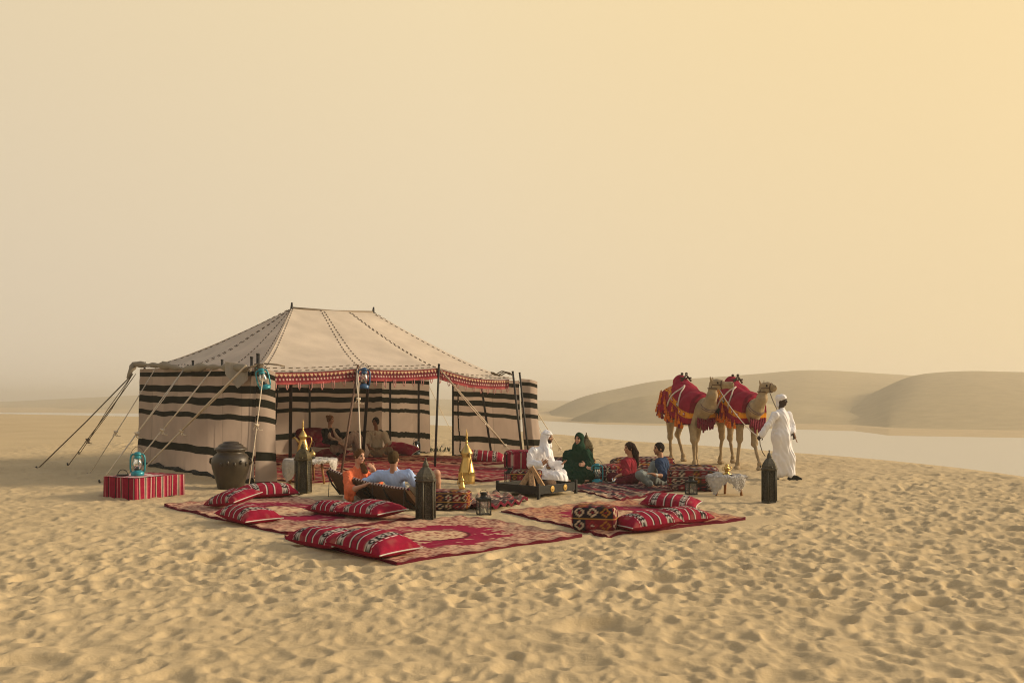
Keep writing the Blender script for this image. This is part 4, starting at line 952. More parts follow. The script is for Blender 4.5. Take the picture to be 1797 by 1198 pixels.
m = MB(); m.lathe([(.03, .085), (.055, .105), (.05, .13), (.02, .145), (.035, .165), (.03, .185), (.0, .20)], 18); m.build('bowl', BRASS, t)
for sg in (-1, 1): m = MB(); m.tube([V3(sg * .055 + math.cos(a) * .03, 0, .11 + math.sin(a) * .035) for a in np.linspace(0, 2 * PI, 14)], .006, 6); m.build('ring', BRASS, t)
m = MB(); m.ell((-.02, 0, 0), (.10, .07, .05), 12); o = m.build('fleece_pad', FLEECE); o.location = tuple(np.array(ft2.location) + V3(-.14, .03, .36)); tag(o, 'small folded fleece lying beside the gold burner', 'fleece')

# ------------------------------------------------------------------ couch: three joined folding floor seats
c0, c1 = np.append(G(599, 868), 0), np.append(G(741, 896), 0); ax = unit(c1 - c0); fw = V3(-ax[1], ax[0], 0)
if fw[1] < 0: fw = -fw
CL = float(np.linalg.norm(c1 - c0)); z0 = gz((c0 + c1) / 2)
couch = thing('floor_couch', 'low brown canvas floor couch with kilim front seen from behind', 'couch', tuple(c0 + V3(0, 0, z0)))
O = np.array(couch.location)
def cp(s, d, z): return ax * s + fw * d + V3(0, 0, z)
nseg = 2
hbs = lambda s: .44 - .125 * min(s / 1.42, 1.0)
for k in range(nseg):
    s0, s1 = ((0, 1.42), (1.43, CL))[k]; tilt = -.26; hb = .47
    m = MB(); n = 16
    S_, Z_ = np.meshgrid(np.linspace(0, 1, n), np.linspace(0, 1, n), indexing='ij'); P = np.zeros((n, n, 3)); Q = P.copy()
    for i in range(n):
        for j in range(n):
            b = .035 * math.sin(PI * S_[i, j]) ** .5 * math.sin(PI * Z_[i, j]) ** .5
            base = cp(s0 + .008 + (s1 - s0 - .016) * S_[i, j], tilt * Z_[i, j], .02 + hbs(s0 + (s1 - s0) * S_[i, j]) * Z_[i, j] - .012 * math.sin(PI * S_[i, j]) * Z_[i, j])
            P[i, j] = base - fw * (.03 + b); Q[i, j] = base + fw * (.05 + b)
    m.grid(P)
    m.grid(np.concatenate([P[:1], Q[:1]])); m.grid(np.concatenate([P[-1:], Q[-1:]])); m.grid(np.stack([P[:, -1], Q[:, -1]], 0)); m.grid(np.stack([P[:, 0], Q[:, 0]], 0))
    back = m.build('backrest', CANVASBROWN, couch)
    u_, v_ = S_ * (s1 - s0), Z_ * hb; m = MB(); nn = 34
    S2, Z2 = np.meshgrid(np.linspace(0, 1, nn), np.linspace(0, 1, nn), indexing='ij')
    P2_ = np.array([[cp(s0 + .008 + (s1 - s0 - .016) * S2[i, j], tilt * Z2[i, j], .03 + hbs(s0 + (s1 - s0) * S2[i, j]) * Z2[i, j] - .012 * math.sin(PI * S2[i, j]) * Z2[i, j]) + fw * (.052 + .035 * math.sin(PI * S2[i, j]) ** .5 * math.sin(PI * Z2[i, j]) ** .5) for j in range(nn)] for i in range(nn)])
    m.grid(P2_, kilim(S2 * .9, Z2 * .47, .11, 30 + k)); m.build('front_cloth', WOVEN, back, col=True)
    m = MB()
    tops = [cp(s0 + (s1 - s0) * q, tilt * 1.0 + .03, .02 + hbs(s0 + (s1 - s0) * q) + .012 - .012 * math.sin(PI * q)) for q in np.linspace(0, 1, 60)]
    m.tube(tops, .02, 7, np.repeat(np.where((np.arange(60) % 4 < 2)[:, None], V3(.6, .5, .42), V3(.10, .02, .03)), 7, 0)); m.build('trim', WOVEN, back, col=True)
    for q in (.02, .5, .98):
        m = MB(); m.tube([cp(s0 + (s1 - s0) * q, -.035, .02), cp(s0 + (s1 - s0) * (q * .9 + .02), tilt * .5 - .075, hbs(s0 + (s1 - s0) * q) * .5), cp(s0 + (s1 - s0) * q, tilt - .035, hbs(s0 + (s1 - s0) * q))], .016, 5); m.build('strap', DARKSTRAP, back)
    m = MB(); m.box((0, 0, 0), (s1 - s0 - .016, .62, .13), bev=.03); M = Matrix(((ax[0], fw[0], 0, 0), (ax[1], fw[1], 0, 0), (0, 0, 1, 0), (0, 0, 0, 1))); m.xf(M)
    seat = m.build('seat', CANVASBROWN, couch); seat.location = tuple(cp(s0 + .008, .02, .0))
for q in (.04, .62, .98):
    m = MB(); m.tube([cp(CL * q, -.30, .0), cp(CL * q, -.28, .38)], .006, 5); m.build('stake', POLE, couch)
# ------------------------------------------------------------------ fire pit
A1, A2, A3 = at(945, 874), at(1006, 866), at(881, 864)
ex_ = unit((A2 - A1) * V3(1, 1, 0)); ey_ = V3(-ex_[1], ex_[0], 0); Lx = 1.04 * float(np.linalg.norm((A2 - A1)[:2])); Ly = .86
fp = thing('fire_pit', 'black steel fire tray on short legs with brass roundels', 'fire pit', A1, rz_of(ex_))
Lx, Ly = 1.05, .95
for sx in (0, 1):
    for sy in (0, 1): m = MB(); m.box((sx * Lx - .025, sy * Ly - .025, 0), (sx * Lx + .025, sy * Ly + .025, .27), bev=.004); m.build('leg', BLACK, fp, smooth_=False)
for a, b in (((.028, -.012, .085), (Lx - .028, .012, .225)), ((.028, Ly - .012, .085), (Lx - .028, Ly + .012, .225)), ((-.012, .028, .085), (.012, Ly - .028, .225)), ((Lx - .012, .028, .085), (Lx + .012, Ly - .028, .225))):
    m = MB(); m.box(a, b); m.build('side_panel', BLACK, fp, smooth_=False)
m = MB(); m.box((.013, .013, .10), (Lx - .013, Ly - .013, .12)); m.build('tray', IRON, fp, smooth_=False)
for x in (.36, .72):
    m = MB(); m.lathe([(0, .0), (.055, .0), (.058, .006), (.045, .010), (.03, .007), (.018, .014), (0, .016)], 20); r_ = m.build('roundel', mat('dull_brass', (.40, .26, .08), .6, .8, var=.3), fp); r_.location = (x, -.0125, .155); r_.rotation_euler = (PI / 2, 0, 0)
base = A1 + ex_ * .30 + ey_ * .42 + V3(0, 0, .12)
LGS = [((-.20, -.05), (.02, .03), .36), ((.22, -.02), (.0, .0), .40), ((.02, -.20), (.0, .05), .35), ((-.05, .22), (.02, -.02), .36), ((.16, .16), (-.02, .02), .33), ((-.18, .12), (.01, .0), .34)]
for i, (a, b, h) in enumerate(LGS):
    m = MB(); p0, p1 = V3(a[0], a[1], .02), V3(b[0], b[1], h); d = unit(p1 - p0); s = unit(np.cross(d, (0, 0, 1))); n_ = np.cross(s, d)
    cs_ = [s * .065 - n_ * .03, s * .03 + n_ * .05, -s * .05 + n_ * .04, -s * .06 - n_ * .03]
    m.add([p0 + q for q in cs_] + [p1 + q * .85 for q in cs_], [(0, 1, 2, 3), (7, 6, 5, 4)] + [(k, k + 4, (k + 1) % 4 + 4, (k + 1) % 4) for k in range(4)])
    o = m.build('firewood', LOG if i != 4 else BARK, smooth_=False); o.location = tuple(base)
    tag(o, ('split log at the left side of the tepee stack on the fire tray', 'split log at the right side of the tepee stack', 'split log at the front of the tepee stack, nearest the roundels', 'split log at the back of the tepee stack, toward the white robe', 'dark bark covered log of the tepee stack', 'split log at the back left of the tepee stack')[i], 'firewood', 'logs stacked as a tepee on the fire tray')
m = MB(); m.tube([V3(-.14, 0, 0), V3(0, .01, .01), V3(.14, 0, 0)], [.065, .07, .066], 9); o = m.build('firewood', BARK); o.location = tuple(A1 + ex_ * .72 + ey_ * .35 + V3(0, 0, .19)); o.rotation_euler = (0, 0, .9)
tag(o, 'short round log with bark lying right of the stacked logs', 'firewood')

# ------------------------------------------------------------------ juice glasses, weeds
def glass(label, loc, col):
    t = thing('juice_glass', label, 'glass', loc, 0, 'tumblers of juice on the kilim mat')
    m = MB(); m.lathe([(0, .0), (.036, 0), (.042, .10), (.040, .10), (.034, .008), (0, .008)], 18); m.build('tumbler', GLASS, t)
    m = MB(); m.lathe([(0, .009), (.0335, .009), (.037, .06), (0, .06)], 18); m.build('juice', mat('juice_' + ('orange' if col[1] < .3 else 'yellow'), col, .2, var=.03, bump=0), t)
    t.scale = (1.25,) * 3
glass('tumbler of orange juice on the mat before the woman in green', at(1023, 846), (.75, .27, .015)); glass('tumbler of yellow juice right of the teal lantern', at(1078, 849), (.42, .34, .02))
t = thing('weed_clump', 'small dry green weeds by the right end of the tent back wall', 'plant', at(760, 792))
m = MB()
for k in range(60):
    a = RND.uniform(0, 6.28); r_ = RND.uniform(0, .45); h = RND.uniform(.06, .22); p = V3(math.cos(a) * r_ * 1.5, math.sin(a) * r_, 0); q = p + V3(RND.uniform(-.14, .14), RND.uniform(-.1, .1), h); w = V3(RND.uniform(-.03, .03), .02, 0)
    m.add([p - w * .4, (p + q) / 2 - w, q, (p + q) / 2 + w], [(0, 1, 2, 3)])
m.build('leaves', WEED, t)
# ------------------------------------------------------------------ people
def frame_of(f, up=(0, 0, 1)):
    f = unit(f); s = unit(np.cross(f, up)); u = np.cross(s, f); return f, s, u        # forward, right, up
def ortho(f, u=(0, 0, 1)):
    f, s, u = frame_of(f, u); return np.array([f, s, u])
SK = dict(fair=V3(.50, .27, .17), tan=V3(.38, .19, .10), brown=V3(.22, .10, .05), dark=V3(.035, .018, .011))
def paint(base, spots):
    def fn(v):
        c = np.tile(np.asarray(base, float), (len(v), 1))
        for p, r, col in spots:
            d = (v - p) / np.asarray(r, float) if np.ndim(r) else (v - p) / r
            c[(d * d).sum(1) < 1] = col
        return c
    return fn
def head_prims(s, c, f, hs=1.0, tilt=(0, 0, 1)):
    A = ortho(f, tilt); f, r, u = A
    s.ell(c + u * .022 * hs - f * .012 * hs, (.098 * hs, .077 * hs, .098 * hs), A, .02)
    s.ell(c - u * .045 * hs + f * .020 * hs, (.072 * hs, .060 * hs, .078 * hs), A, .03)
    s.ell(c - u * .098 * hs + f * .062 * hs, (.022 * hs, .026 * hs, .018 * hs), A, .025)
    s.cap(c + u * .015 * hs + f * .085 * hs, c - u * .032 * hs + f * .108 * hs, .008 * hs, .014 * hs, .012)
    s.ell(c - u * .062 * hs + f * .086 * hs, (.014 * hs, .026 * hs, .011 * hs), A, .01)
    s.ell(c + u * .032 * hs + f * .082 * hs, (.012 * hs, .045 * hs, .010 * hs), A, .015)
    for q in (-1, 1):
        s.ell(c - u * .008 * hs - f * .008 * hs + r * q * .078 * hs, (.020 * hs, .009 * hs, .032 * hs), A, .006)
        s.ell(c - u * .025 * hs + f * .066 * hs + r * q * .036 * hs, (.022 * hs, .022 * hs, .02 * hs), A, .02)
def face_spots(c, f, skin, lip=V3(.30, .07, .06), brow=V3(.03, .02, .015), beard=None, hs=1.0, tilt=(0, 0, 1), smile=False):
    f, r, u = ortho(f, tilt); sp = []
    if beard is not None:
        for q in (-1, 0, 1): sp.append((c - u * .082 * hs + f * .06 * hs + r * q * .035 * hs, .042 * hs, beard))
        for q in (-1, 1): sp.append((c - u * .05 * hs + f * .02 * hs + r * q * .065 * hs, .03 * hs, beard))
        sp.append((c - u * .045 * hs + f * .10 * hs, .018 * hs, beard))
    for q in (-1, 1):
        sp.append((c + u * .012 * hs + f * .086 * hs + r * q * .033 * hs, .0165 * hs, brow * .8))
        sp.append((c + u * .034 * hs + f * .090 * hs + r * q * .036 * hs, .014 * hs, brow))
    sp.append((c - u * .062 * hs + f * .098 * hs, .020 * hs, lip))
    if smile: sp.append((c - u * .060 * hs + f * .103 * hs, .010 * hs, V3(.7, .62, .55)))
    return sp
def hand_prims(s, w, d, n, curl=.5, hs=1.0, thumb=1):
    """palm, four unequal bent fingers and a thumb; d along the hand, n out of the back of the hand"""
    d = unit(d); n = unit(np.asarray(n) - d * np.dot(n, d)); r = np.cross(d, n) * thumb
    A = np.array([d, r, n]); pc = w + d * .048 * hs
    s.ell(pc, (.050 * hs, .042 * hs, .017 * hs), A, .02); s.cap(w - d * .01, w + d * .03 * hs, .026 * hs, .028 * hs, .02)
    for i, (o, ln) in enumerate(((.030, .074), (.010, .082), (-.010, .076), (-.029, .060))):
        b = w + d * .086 * hs + r * o * hs; q = unit(d - n * curl * .5 + r * o * 2.0); m = b + q * ln * .5 * hs
        q2 = unit(d * (1 - curl * .8) - n * curl * 1.2 + r * o); e = m + q2 * ln * .55 * hs
        s.cap(b - d * .02, m, .0105 * hs, .0098 * hs, .006); s.cap(m, e, .0095 * hs, .0082 * hs, .004)
    b = w + d * .03 * hs + r * .036 * hs; m = b + unit(d * .6 + r * .8 - n * .3) * .04 * hs; e = m + unit(d * .9 + r * .25 - n * .4) * .035 * hs
    s.cap(b - r * .015, m, .014 * hs, .0115 * hs, .01); s.cap(m, e, .011 * hs, .009 * hs, .005)
def foot_prims(s, a, toe, r=.036):
    d = unit((toe - a) * V3(1, 1, .6)); s.cap(a, a - V3(0, 0, .035) - d * .035, .034, .032, .02); s.cap(a - V3(0, 0, .02) + d * .02, toe, r, .022, .02)
    side = unit(np.cross(d, (0, 0, 1))); s.cap(toe - d * .04 - side * .02, toe + d * .03 - side * .022, .019, .015, .012); s.cap(toe - d * .04 + side * .02, toe + d * .015 + side * .025, .017, .012, .012)
def body(label, J, face, skin, spots=(), root=None, curlL=.5, curlR=.5, nL=(0, 0, 1), nR=(0, 0, 1), hs=1.0, tilt=(0, 0, 1), feet=True, group=None, res=.0095, legs=True):
    g = {k: np.asarray(v, float) for k, v in J.items()}
    s = SDF(res); head_prims(s, g['hd'], face, hs, tilt)
    f, r, u = frame_of(face); ch, pv = g['ch'], g['pv']; sx = unit(g['sR'] - g['sL']); spn = unit(ch - pv); fwd = unit(np.cross(spn, sx)) * -1
    s.cap(g['hd'] - V3(0, 0, .06) * hs - f * .02, ch + spn * .04, .052, .060, .03)
    mid = (ch + pv) / 2
    s.cap(pv, mid, .135, .115, .05, np.cross(spn, sx), 1.35); s.cap(mid, ch - spn * .05, .115, .145, .06, np.cross(spn, sx), 1.4)
    s.cap(g['sL'], g['sR'], .058, .058, .06)
    for q in 'LR':
        S_, E_, W_, H_ = g['s' + q], g['e' + q], g['w' + q], g['h' + q]
        s.cap(S_, E_, .052, .040, .03); s.cap(E_, E_ + (W_ - E_) * .4, .042, .042, .02); s.cap(E_ + (W_ - E_) * .4, W_, .042, .027, .03)
        hand_prims(s, W_, H_ - W_, nL if q == 'L' else nR, curlL if q == 'L' else curlR, hs, 1 if q == 'L' else -1)
        if legs:
            hip = pv + sx * (.09 if q == 'R' else -.09); K, A_ = g['k' + q], g['a' + q]
            s.cap(hip, K, .085, .060, .05); s.cap(K, K + (A_ - K) * .35, .058, .058, .03); s.cap(K + (A_ - K) * .35, A_, .057, .035, .03)
            if feet: foot_prims(s, A_, g['t' + q])
    root = pv * V3(1, 1, 0) + V3(0, 0, gz(pv)) if root is None else root
    o = s.build('person', SKIN, None, root, paint(skin, list(spots))); o.location = tuple(root)
    tag(o, label, 'person', group); return o, g, sx, root
def garment(name, o, root, col, prims, noise=(.006, 26), res=.012, clips=(), holes=(), spots=(), mt=CLOTH):
    s = SDF(res); s.noise = noise and (noise[0] * 1.45, noise[1]); s.nz = .42; s.oct = True
    for p in prims: (s.cap if p[0] == 'c' else s.ell)(*p[1:])
    for n_, p in clips: s.clip(n_, p)
    for h in holes: s.hole(*h)
    return s.build(name, mt, o, root, paint(col, list(spots)))
def torso(g, sx, t=.022, low=.0):
    ch, pv = g['ch'], g['pv']; spn = unit(ch - pv); mid = (ch + pv) / 2; n_ = np.cross(spn, sx)
    return [('c', pv - spn * low, mid, .135 + t, .12 + t, .05, n_, 1.3), ('c', mid, ch - spn * .05, .12 + t, .147 + t, .06, n_, 1.35), ('c', g['sL'], g['sR'], .060 + t, .060 + t, .06), ('c', ch, ch + spn * .055, .085, .066, .03)]
def sleeve(g, q, upto=2.0, t=.018, flare=.0):
    S_, E_, W_ = g['s' + q], g['e' + q], g['w' + q]; out = []
    if upto <= 1: return [('c', S_, S_ + (E_ - S_) * upto, .058 + t, .052 + t + flare, .03)]
    out.append(('c', S_, E_, .058 + t, .046 + t, .03)); k = min(upto - 1, 1)
    return out + [('c', E_, E_ + (W_ - E_) * k, .046 + t, .040 - .008 * k + t + flare, .03)]
def trouser(g, sx, q, upto=2.0, t=.02, flare=0.0):
    hip = g['pv'] + sx * (.09 if q == 'R' else -.09); K, A_ = g['k' + q], g['a' + q]
    if upto <= 1: return [('c', hip, hip + (K - hip) * upto, .088 + t, .078 + t, .05)]
    k = upto - 1; return [('c', hip, K, .088 + t, .064 + t, .05), ('c', K, K + (A_ - K) * k, .064 + t, .048 + t + flare, .04)]
def hips(g, t=.02): return [('e', g['pv'], (.17 + t, .15 + t, .13 + t), None, .05)]
def hair_cap(o, root, hd, f, col, hs=1.0, t=.012, front=.045, low=-.06, extra=(), noise=(.004, 60), tilt=(0, 0, 1), name='hair'):
    A = ortho(f, tilt); f_, r, u = A; s = SDF(.0085); s.noise = noise
    s.ell(hd + u * .024 * hs - f_ * .014 * hs, ((.098 + t) * hs, (.077 + t) * hs, (.098 + t) * hs), A, .01)
    s.ell(hd - u * .03 * hs - f_ * .045 * hs, (.055 * hs, (.064 + t * .6) * hs, .06 * hs), A, .02)
    s.hole(hd - u * .045 * hs + f_ * .085 * hs, (.105 * hs, .068 * hs, .115 * hs), A)
    s.clip(-u, hd + u * low * hs)
    o1 = s.build(name, CLOTH, o, root, col)
    for nm, prims in extra:
        s = SDF(.009); s.noise = noise
        for p in prims: (s.cap if p[0] == 'c' else s.ell)(*p[1:])
        s.build(nm, CLOTH, o, root, col)
    return o1
WHT = V3(.80, .79, .80)

# --- man in a light blue shirt, seen from behind on the couch
Y = 14.2
J = dict(hd=W(691, 804, Y), ch=W(691, 836, Y + .12), pv=W(699, 876, 14.48), sL=W(666, 834, 14.52), sR=W(717, 834, 14.16), eL=W(643, 846, 14.60), wL=W(655, 846, 14.95), hL=W(661, 847, 15.05),
         eR=W(737, 853, Y - .06), wR=W(756, 848, Y + .18), hR=W(763, 846, Y + .26), kL=W(736, 846, Y + .7), kR=W(766, 830, Y + .12), aL=W(757, 868, Y + 1.0), aR=W(770, 871, Y + .30), tL=W(768, 872, Y + 1.15), tR=W(782, 877, Y + .42))
fc = V3(.30, .95, -.04); hair = V3(.062, .038, .016)
o, g, sx, rt = body('man in light blue shirt and shorts lounging with his back turned, on the couch', J, fc, SK['fair'] * .9, face_spots(J['hd'], fc, SK['fair']))
garment('shirt', o, rt, V3(.40, .53, .80), torso(g, sx, .030, .04) + sleeve(g, 'L', 1.72, .026) + sleeve(g, 'R', 1.7, .024), (.011, 22))
garment('collar', o, rt, V3(.44, .56, .82), [('c', J['ch'] + V3(0, .01, .06), J['ch'] + V3(0, .01, .115), .080, .070, .01)], (.002, 30))
garment('shorts', o, rt, V3(.42, .36, .25), hips(g) + trouser(g, sx, 'L', .8) + trouser(g, sx, 'R', .75), (.007, 24))
hair_cap(o, rt, J['hd'], fc, hair, t=.010, low=-.085)

# --- woman in an orange blouse turning towards him
Y = 15.0
J = dict(hd=W(631, 800, Y), ch=W(628, 830, Y + .05), pv=W(622, 874, Y + .15), sL=W(646, 836, Y + .2), sR=W(612, 834, Y - .08), eL=W(664, 846, Y + .10), wL=W(656, 823, Y - .02), hL=W(645, 812, Y - .08),
         eR=W(613, 861, 14.58), wR=W(640, 851, 14.30), hR=W(650, 847, 14.27), kL=W(668, 862, Y + .55), kR=W(660, 866, Y + .5), aL=W(690, 872, Y + .9), aR=W(684, 876, Y + .85), tL=W(704, 873, Y + 1.0), tR=W(698, 877, Y + .95))
fc = V3(.72, -.66, -.12); hair = V3(.10, .050, .020)
o, g, sx, rt = body('smiling woman in orange blouse with hand at her cheek, on the couch', J, fc, SK['fair'], face_spots(J['hd'], fc, SK['fair'], V3(.42, .10, .09), V3(.07, .035, .02), smile=True), nL=(.7, -.7, 0), curlL=.9, tilt=(.12, 0, 1))
garment('blouse', o, rt, V3(.70, .165, .07), torso(g, sx, .032, .04) + sleeve(g, 'L', 1.35, .03) + sleeve(g, 'R', 1.12, .036, .03) + [('c', g['eR'], g['eR'] - V3(0, 0, .09), .06, .085, .03)], (.013, 20))
garment('trousers', o, rt, V3(.55, .50, .42), hips(g) + trouser(g, sx, 'L', 1.9) + trouser(g, sx, 'R', 1.9))
A = ortho(fc)
hair_cap(o, rt, J['hd'], fc, hair, t=.012, low=-.05, extra=[('ponytail', [('c', J['hd'] - A[0] * .07 + V3(0, 0, -.02), J['hd'] - A[0] * .05 + A[1] * -.04 + V3(0, 0, -.12), .045, .03, .02), ('c', J['hd'] + V3(.04, .02, -.12), J['hd'] + V3(.10, -.05, -.25), .045, .05, .02)])])

# --- man in white robe and headscarf
Y = 17.5
J = dict(hd=W(961, 767, Y), ch=W(950, 795, Y + .0), pv=W(941, 836, Y + .1), sL=W(962, 794, Y + .20), sR=W(935, 793, Y - .16), eL=W(969, 814, Y + .14), wL=W(984, 815, Y - .12), hL=W(993, 810, Y - .22), eR=W(931, 815, Y - .28), wR=W(950, 815, Y - .44), hR=W(958, 809, Y - .52),
         kL=W(985, 833, Y + .05), kR=W(976, 838, Y - .32), aL=W(945, 846, Y + .2), aR=W(938, 847, Y - .15), tL=W(935, 848, Y + .22), tR=W(928, 849, Y - .13))
fc = V3(.9, -.42, -.06)
o, g, sx, rt = body('bearded man in white robe and headscarf gesturing with open hands', J, fc, SK['tan'], face_spots(J['hd'], fc, SK['tan'], V3(.2, .06, .05), V3(.02, .015, .012), V3(.030, .018, .012)), nL=(.2, .3, -.9), nR=(-.2, -.9, .2), curlL=.25, curlR=.35)
garment('robe', o, rt, WHT, torso(g, sx, .034, .02) + sleeve(g, 'L', 1.95, .03, .012) + sleeve(g, 'R', 1.95, .03, .012) + hips(g, .04) + trouser(g, sx, 'L', 1.95, .05) + trouser(g, sx, 'R', 1.95, .05) +
        [('c', W(945, 838, Y), W(985, 840, Y - .2), .16, .12, .08), ('c', W(958, 843, Y - .15), W(988, 844, Y - .15), .09, .08, .06)], (.012, 17))
f_, r_, u_ = ortho(fc); hd = J['hd']
garment('headscarf', o, rt, WHT, [('e', hd + u_ * .035 - f_ * .015, (.115, .098, .108), ortho(fc), .02), ('c', hd - f_ * .055 + u_ * .02, hd - f_ * .07 - V3(0, 0, .22), .085, .10, .04), ('c', hd + r_ * .075 - f_ * .02, hd + r_ * .07 + V3(0, 0, -.16) - f_ * .02, .035, .055, .03), ('c', hd + r_ * .07 + V3(0, 0, -.16), W(962, 800, Y - .25), .05, .05, .03), ('c', hd - r_ * .08 - f_ * .03, hd - r_ * .09 + V3(0, 0, -.18), .04, .055, .03)],
        (.006, 24), holes=[(hd + f_ * .085 - u_ * .035, (.10, .070, .092), ortho(fc))])
garment('head_band', o, rt, V3(.66, .64, .60), [('c', hd + u_ * .062 + f_ * .08 + r_ * q, hd + u_ * .062 + f_ * .08 - r_ * q, .013, .013, .0) for q in (.03,)] + [('c', hd + u_ * .062 + f_ * math.cos(a) * .105 - f_ * .012 + r_ * math.sin(a) * .096, hd + u_ * .062 + f_ * math.cos(a + .4) * .105 - f_ * .012 + r_ * math.sin(a + .4) * .096, .012, .012, .004) for a in np.arange(0, 6.3, .4)], (.001, 30), .009)

# --- woman in dark green dress and headscarf
Y = 18.35
J = dict(hd=W(1016, 770, Y), ch=W(1014, 797, Y), pv=W(1012, 834, Y + .05), sL=W(1030, 797, Y - .05), sR=W(999, 797, Y + .1), eL=W(1036, 818, Y - .12), wL=W(1028, 816, Y - .34), hL=W(1020, 815, Y - .42), eR=W(994, 820, Y - .05), wR=W(1030, 820, Y - .38), hR=W(1037, 826, Y - .42),
         kL=W(1034, 832, Y - .35), kR=W(993, 834, Y - .25), aL=W(1005, 841, Y - .4), aR=W(1022, 842, Y - .4), tL=W(998, 843, Y - .45), tR=W(1030, 843, Y - .45))
fc = V3(-.55, -.83, 0); GRN = V3(.008, .034, .018)
o, g, sx, rt = body('woman in long dark green dress and headscarf sitting on the mat', J, fc, SK['fair'] * .95, face_spots(J['hd'], fc, SK['fair'], V3(.38, .08, .07), V3(.03, .018, .012), smile=True), nL=(0, -.9, .2), nR=(0, -.9, .4))
garment('dress', o, rt, GRN, torso(g, sx, .040, .02) + sleeve(g, 'L', 1.75, .045, .02) + sleeve(g, 'R', 1.72, .045, .02) + hips(g, .05) + trouser(g, sx, 'L', 1.9, .05) + trouser(g, sx, 'R', 1.9, .05) +
        [('c', W(1000, 830, Y - .2), W(1030, 830, Y - .25), .16, .15, .08), ('c', W(996, 840, Y - .3), W(1034, 840, Y - .3), .10, .10, .06), ('c', W(1000, 805, Y), W(996, 836, Y - .15), .13, .13, .1), ('c', W(1026, 805, Y), W(1034, 836, Y - .15), .13, .13, .1)], (.014, 15), .014)
f_, r_, u_ = ortho(fc); hd = J['hd']
garment('headscarf', o, rt, GRN * 1.1, [('e', hd + u_ * .025 - f_ * .015, (.112, .092, .115), ortho(fc), .02), ('c', hd - V3(0, 0, .09) - f_ * .01, J['ch'] + V3(0, 0, .02), .08, .15, .06), ('e', hd - V3(0, 0, .16), (.13, .15, .09), None, .05)], (.006, 22),
        holes=[(hd + f_ * .092 - u_ * .022, (.085, .060, .086), ortho(fc))])

# --- woman in maroon shirt, long dark hair
Y = 17.9
J = dict(hd=W(1104, 786, Y), ch=W(1106, 812, Y), pv=W(1104, 842, Y + .05), sL=W(1098, 812, Y - .16), sR=W(1109, 811, Y + .18), eL=W(1100, 830, Y - .30), wL=W(1086, 834, Y - .36), hL=W(1078, 838, Y - .36), eR=W(1096, 830, Y + .15), wR=W(1086, 838, Y + .0), hR=W(1079, 841, Y - .05),
         kL=W(1112, 840, Y - .45), kR=W(1074, 838, Y + .1), aL=W(1085, 847, Y - .40), aR=W(1102, 848, Y - .3), tL=W(1078, 849, Y - .45), tR=W(1110, 850, Y - .3))
fc = V3(-.93, -.32, 0); MRN = V3(.25, .022, .035); hair = V3(.026, .013, .009)
o, g, sx, rt = body('woman in maroon shirt with long dark hair laughing in profile', J, fc, SK['tan'] * 1.1, face_spots(J['hd'], fc, SK['tan'], V3(.36, .08, .07), V3(.02, .012, .01), smile=True), hs=.97)
garment('shirt', o, rt, MRN, torso(g, sx, .030, .06) + sleeve(g, 'L', 1.35, .03, .012) + sleeve(g, 'R', 1.3, .03, .012), (.011, 21))
garment('trousers', o, rt, V3(.10, .012, .020), hips(g, .03) + trouser(g, sx, 'L', 1.92, .035) + trouser(g, sx, 'R', 1.92, .035), (.009, 19))
hd = J['hd']
hair_cap(o, rt, hd, fc, hair, hs=.97, t=.014, low=-.08, extra=[('long_hair', [('c', hd + V3(.05, .01, .03), hd + V3(.125, .0, -.10), .085, .070, .03), ('c', hd + V3(.125, 0, -.10), hd + V3(.165, -.01, -.33), .070, .035, .03)])])

# --- man in open blue shirt over a white tee
Y = 17.25
J = dict(hd=W(1156, 787, Y), ch=W(1161, 814, Y), pv=W(1164, 845, Y + .1), sL=W(1158, 814, Y - .17), sR=W(1164, 812, Y + .18), eL=W(1166, 836, Y - .34), wL=W(1149, 833, Y - .50), hL=W(1139, 829, Y - .52), eR=W(1146, 829, Y + .25), wR=W(1134, 829, Y - .05), hR=W(1127, 828, Y - .12),
         kL=W(1124, 833, Y - .42), kR=W(1148, 817, Y + .05), aL=W(1143, 851, Y - .45), aR=W(1133, 850, Y - .05), tL=W(1155, 856, Y - .55), tR=W(1119, 856, Y - .12))
fc = V3(-.95, -.28, 0); hair = V3(.018, .013, .010)
o, g, sx, rt = body('barefoot man in open dark blue shirt and grey jeans, knee drawn up', J, fc, SK['tan'], face_spots(J['hd'], fc, SK['tan'], V3(.25, .07, .06), V3(.015, .012, .01), SK['tan'] * .62), hs=.98)
garment('tee_shirt', o, rt, V3(.52, .48, .42), torso(g, sx, .020, .02), (.007, 22))
garment('shirt', o, rt, V3(.030, .052, .105), torso(g, sx, .042, .07) + sleeve(g, 'L', 1.12, .032, .01) + sleeve(g, 'R', 1.12, .032, .01), (.011, 20), holes=[(J['ch'] + V3(-.20, -.07, -.12), (.16, .12, .32), np.eye(3))])
garment('jeans', o, rt, V3(.20, .225, .215), hips(g, .02) + trouser(g, sx, 'L', 1.85, .022) + trouser(g, sx, 'R', 1.85, .022), (.008, 24))
garment('watch', o, rt, V3(.5, .48, .42), [('c', g['wL'] + (g['eL'] - g['wL']) * .08, g['wL'] + (g['eL'] - g['wL']) * .17, .036, .037, .0)], (.0, 1), .008)
hair_cap(o, rt, J['hd'], fc, hair, hs=.98, t=.010, low=-.07)

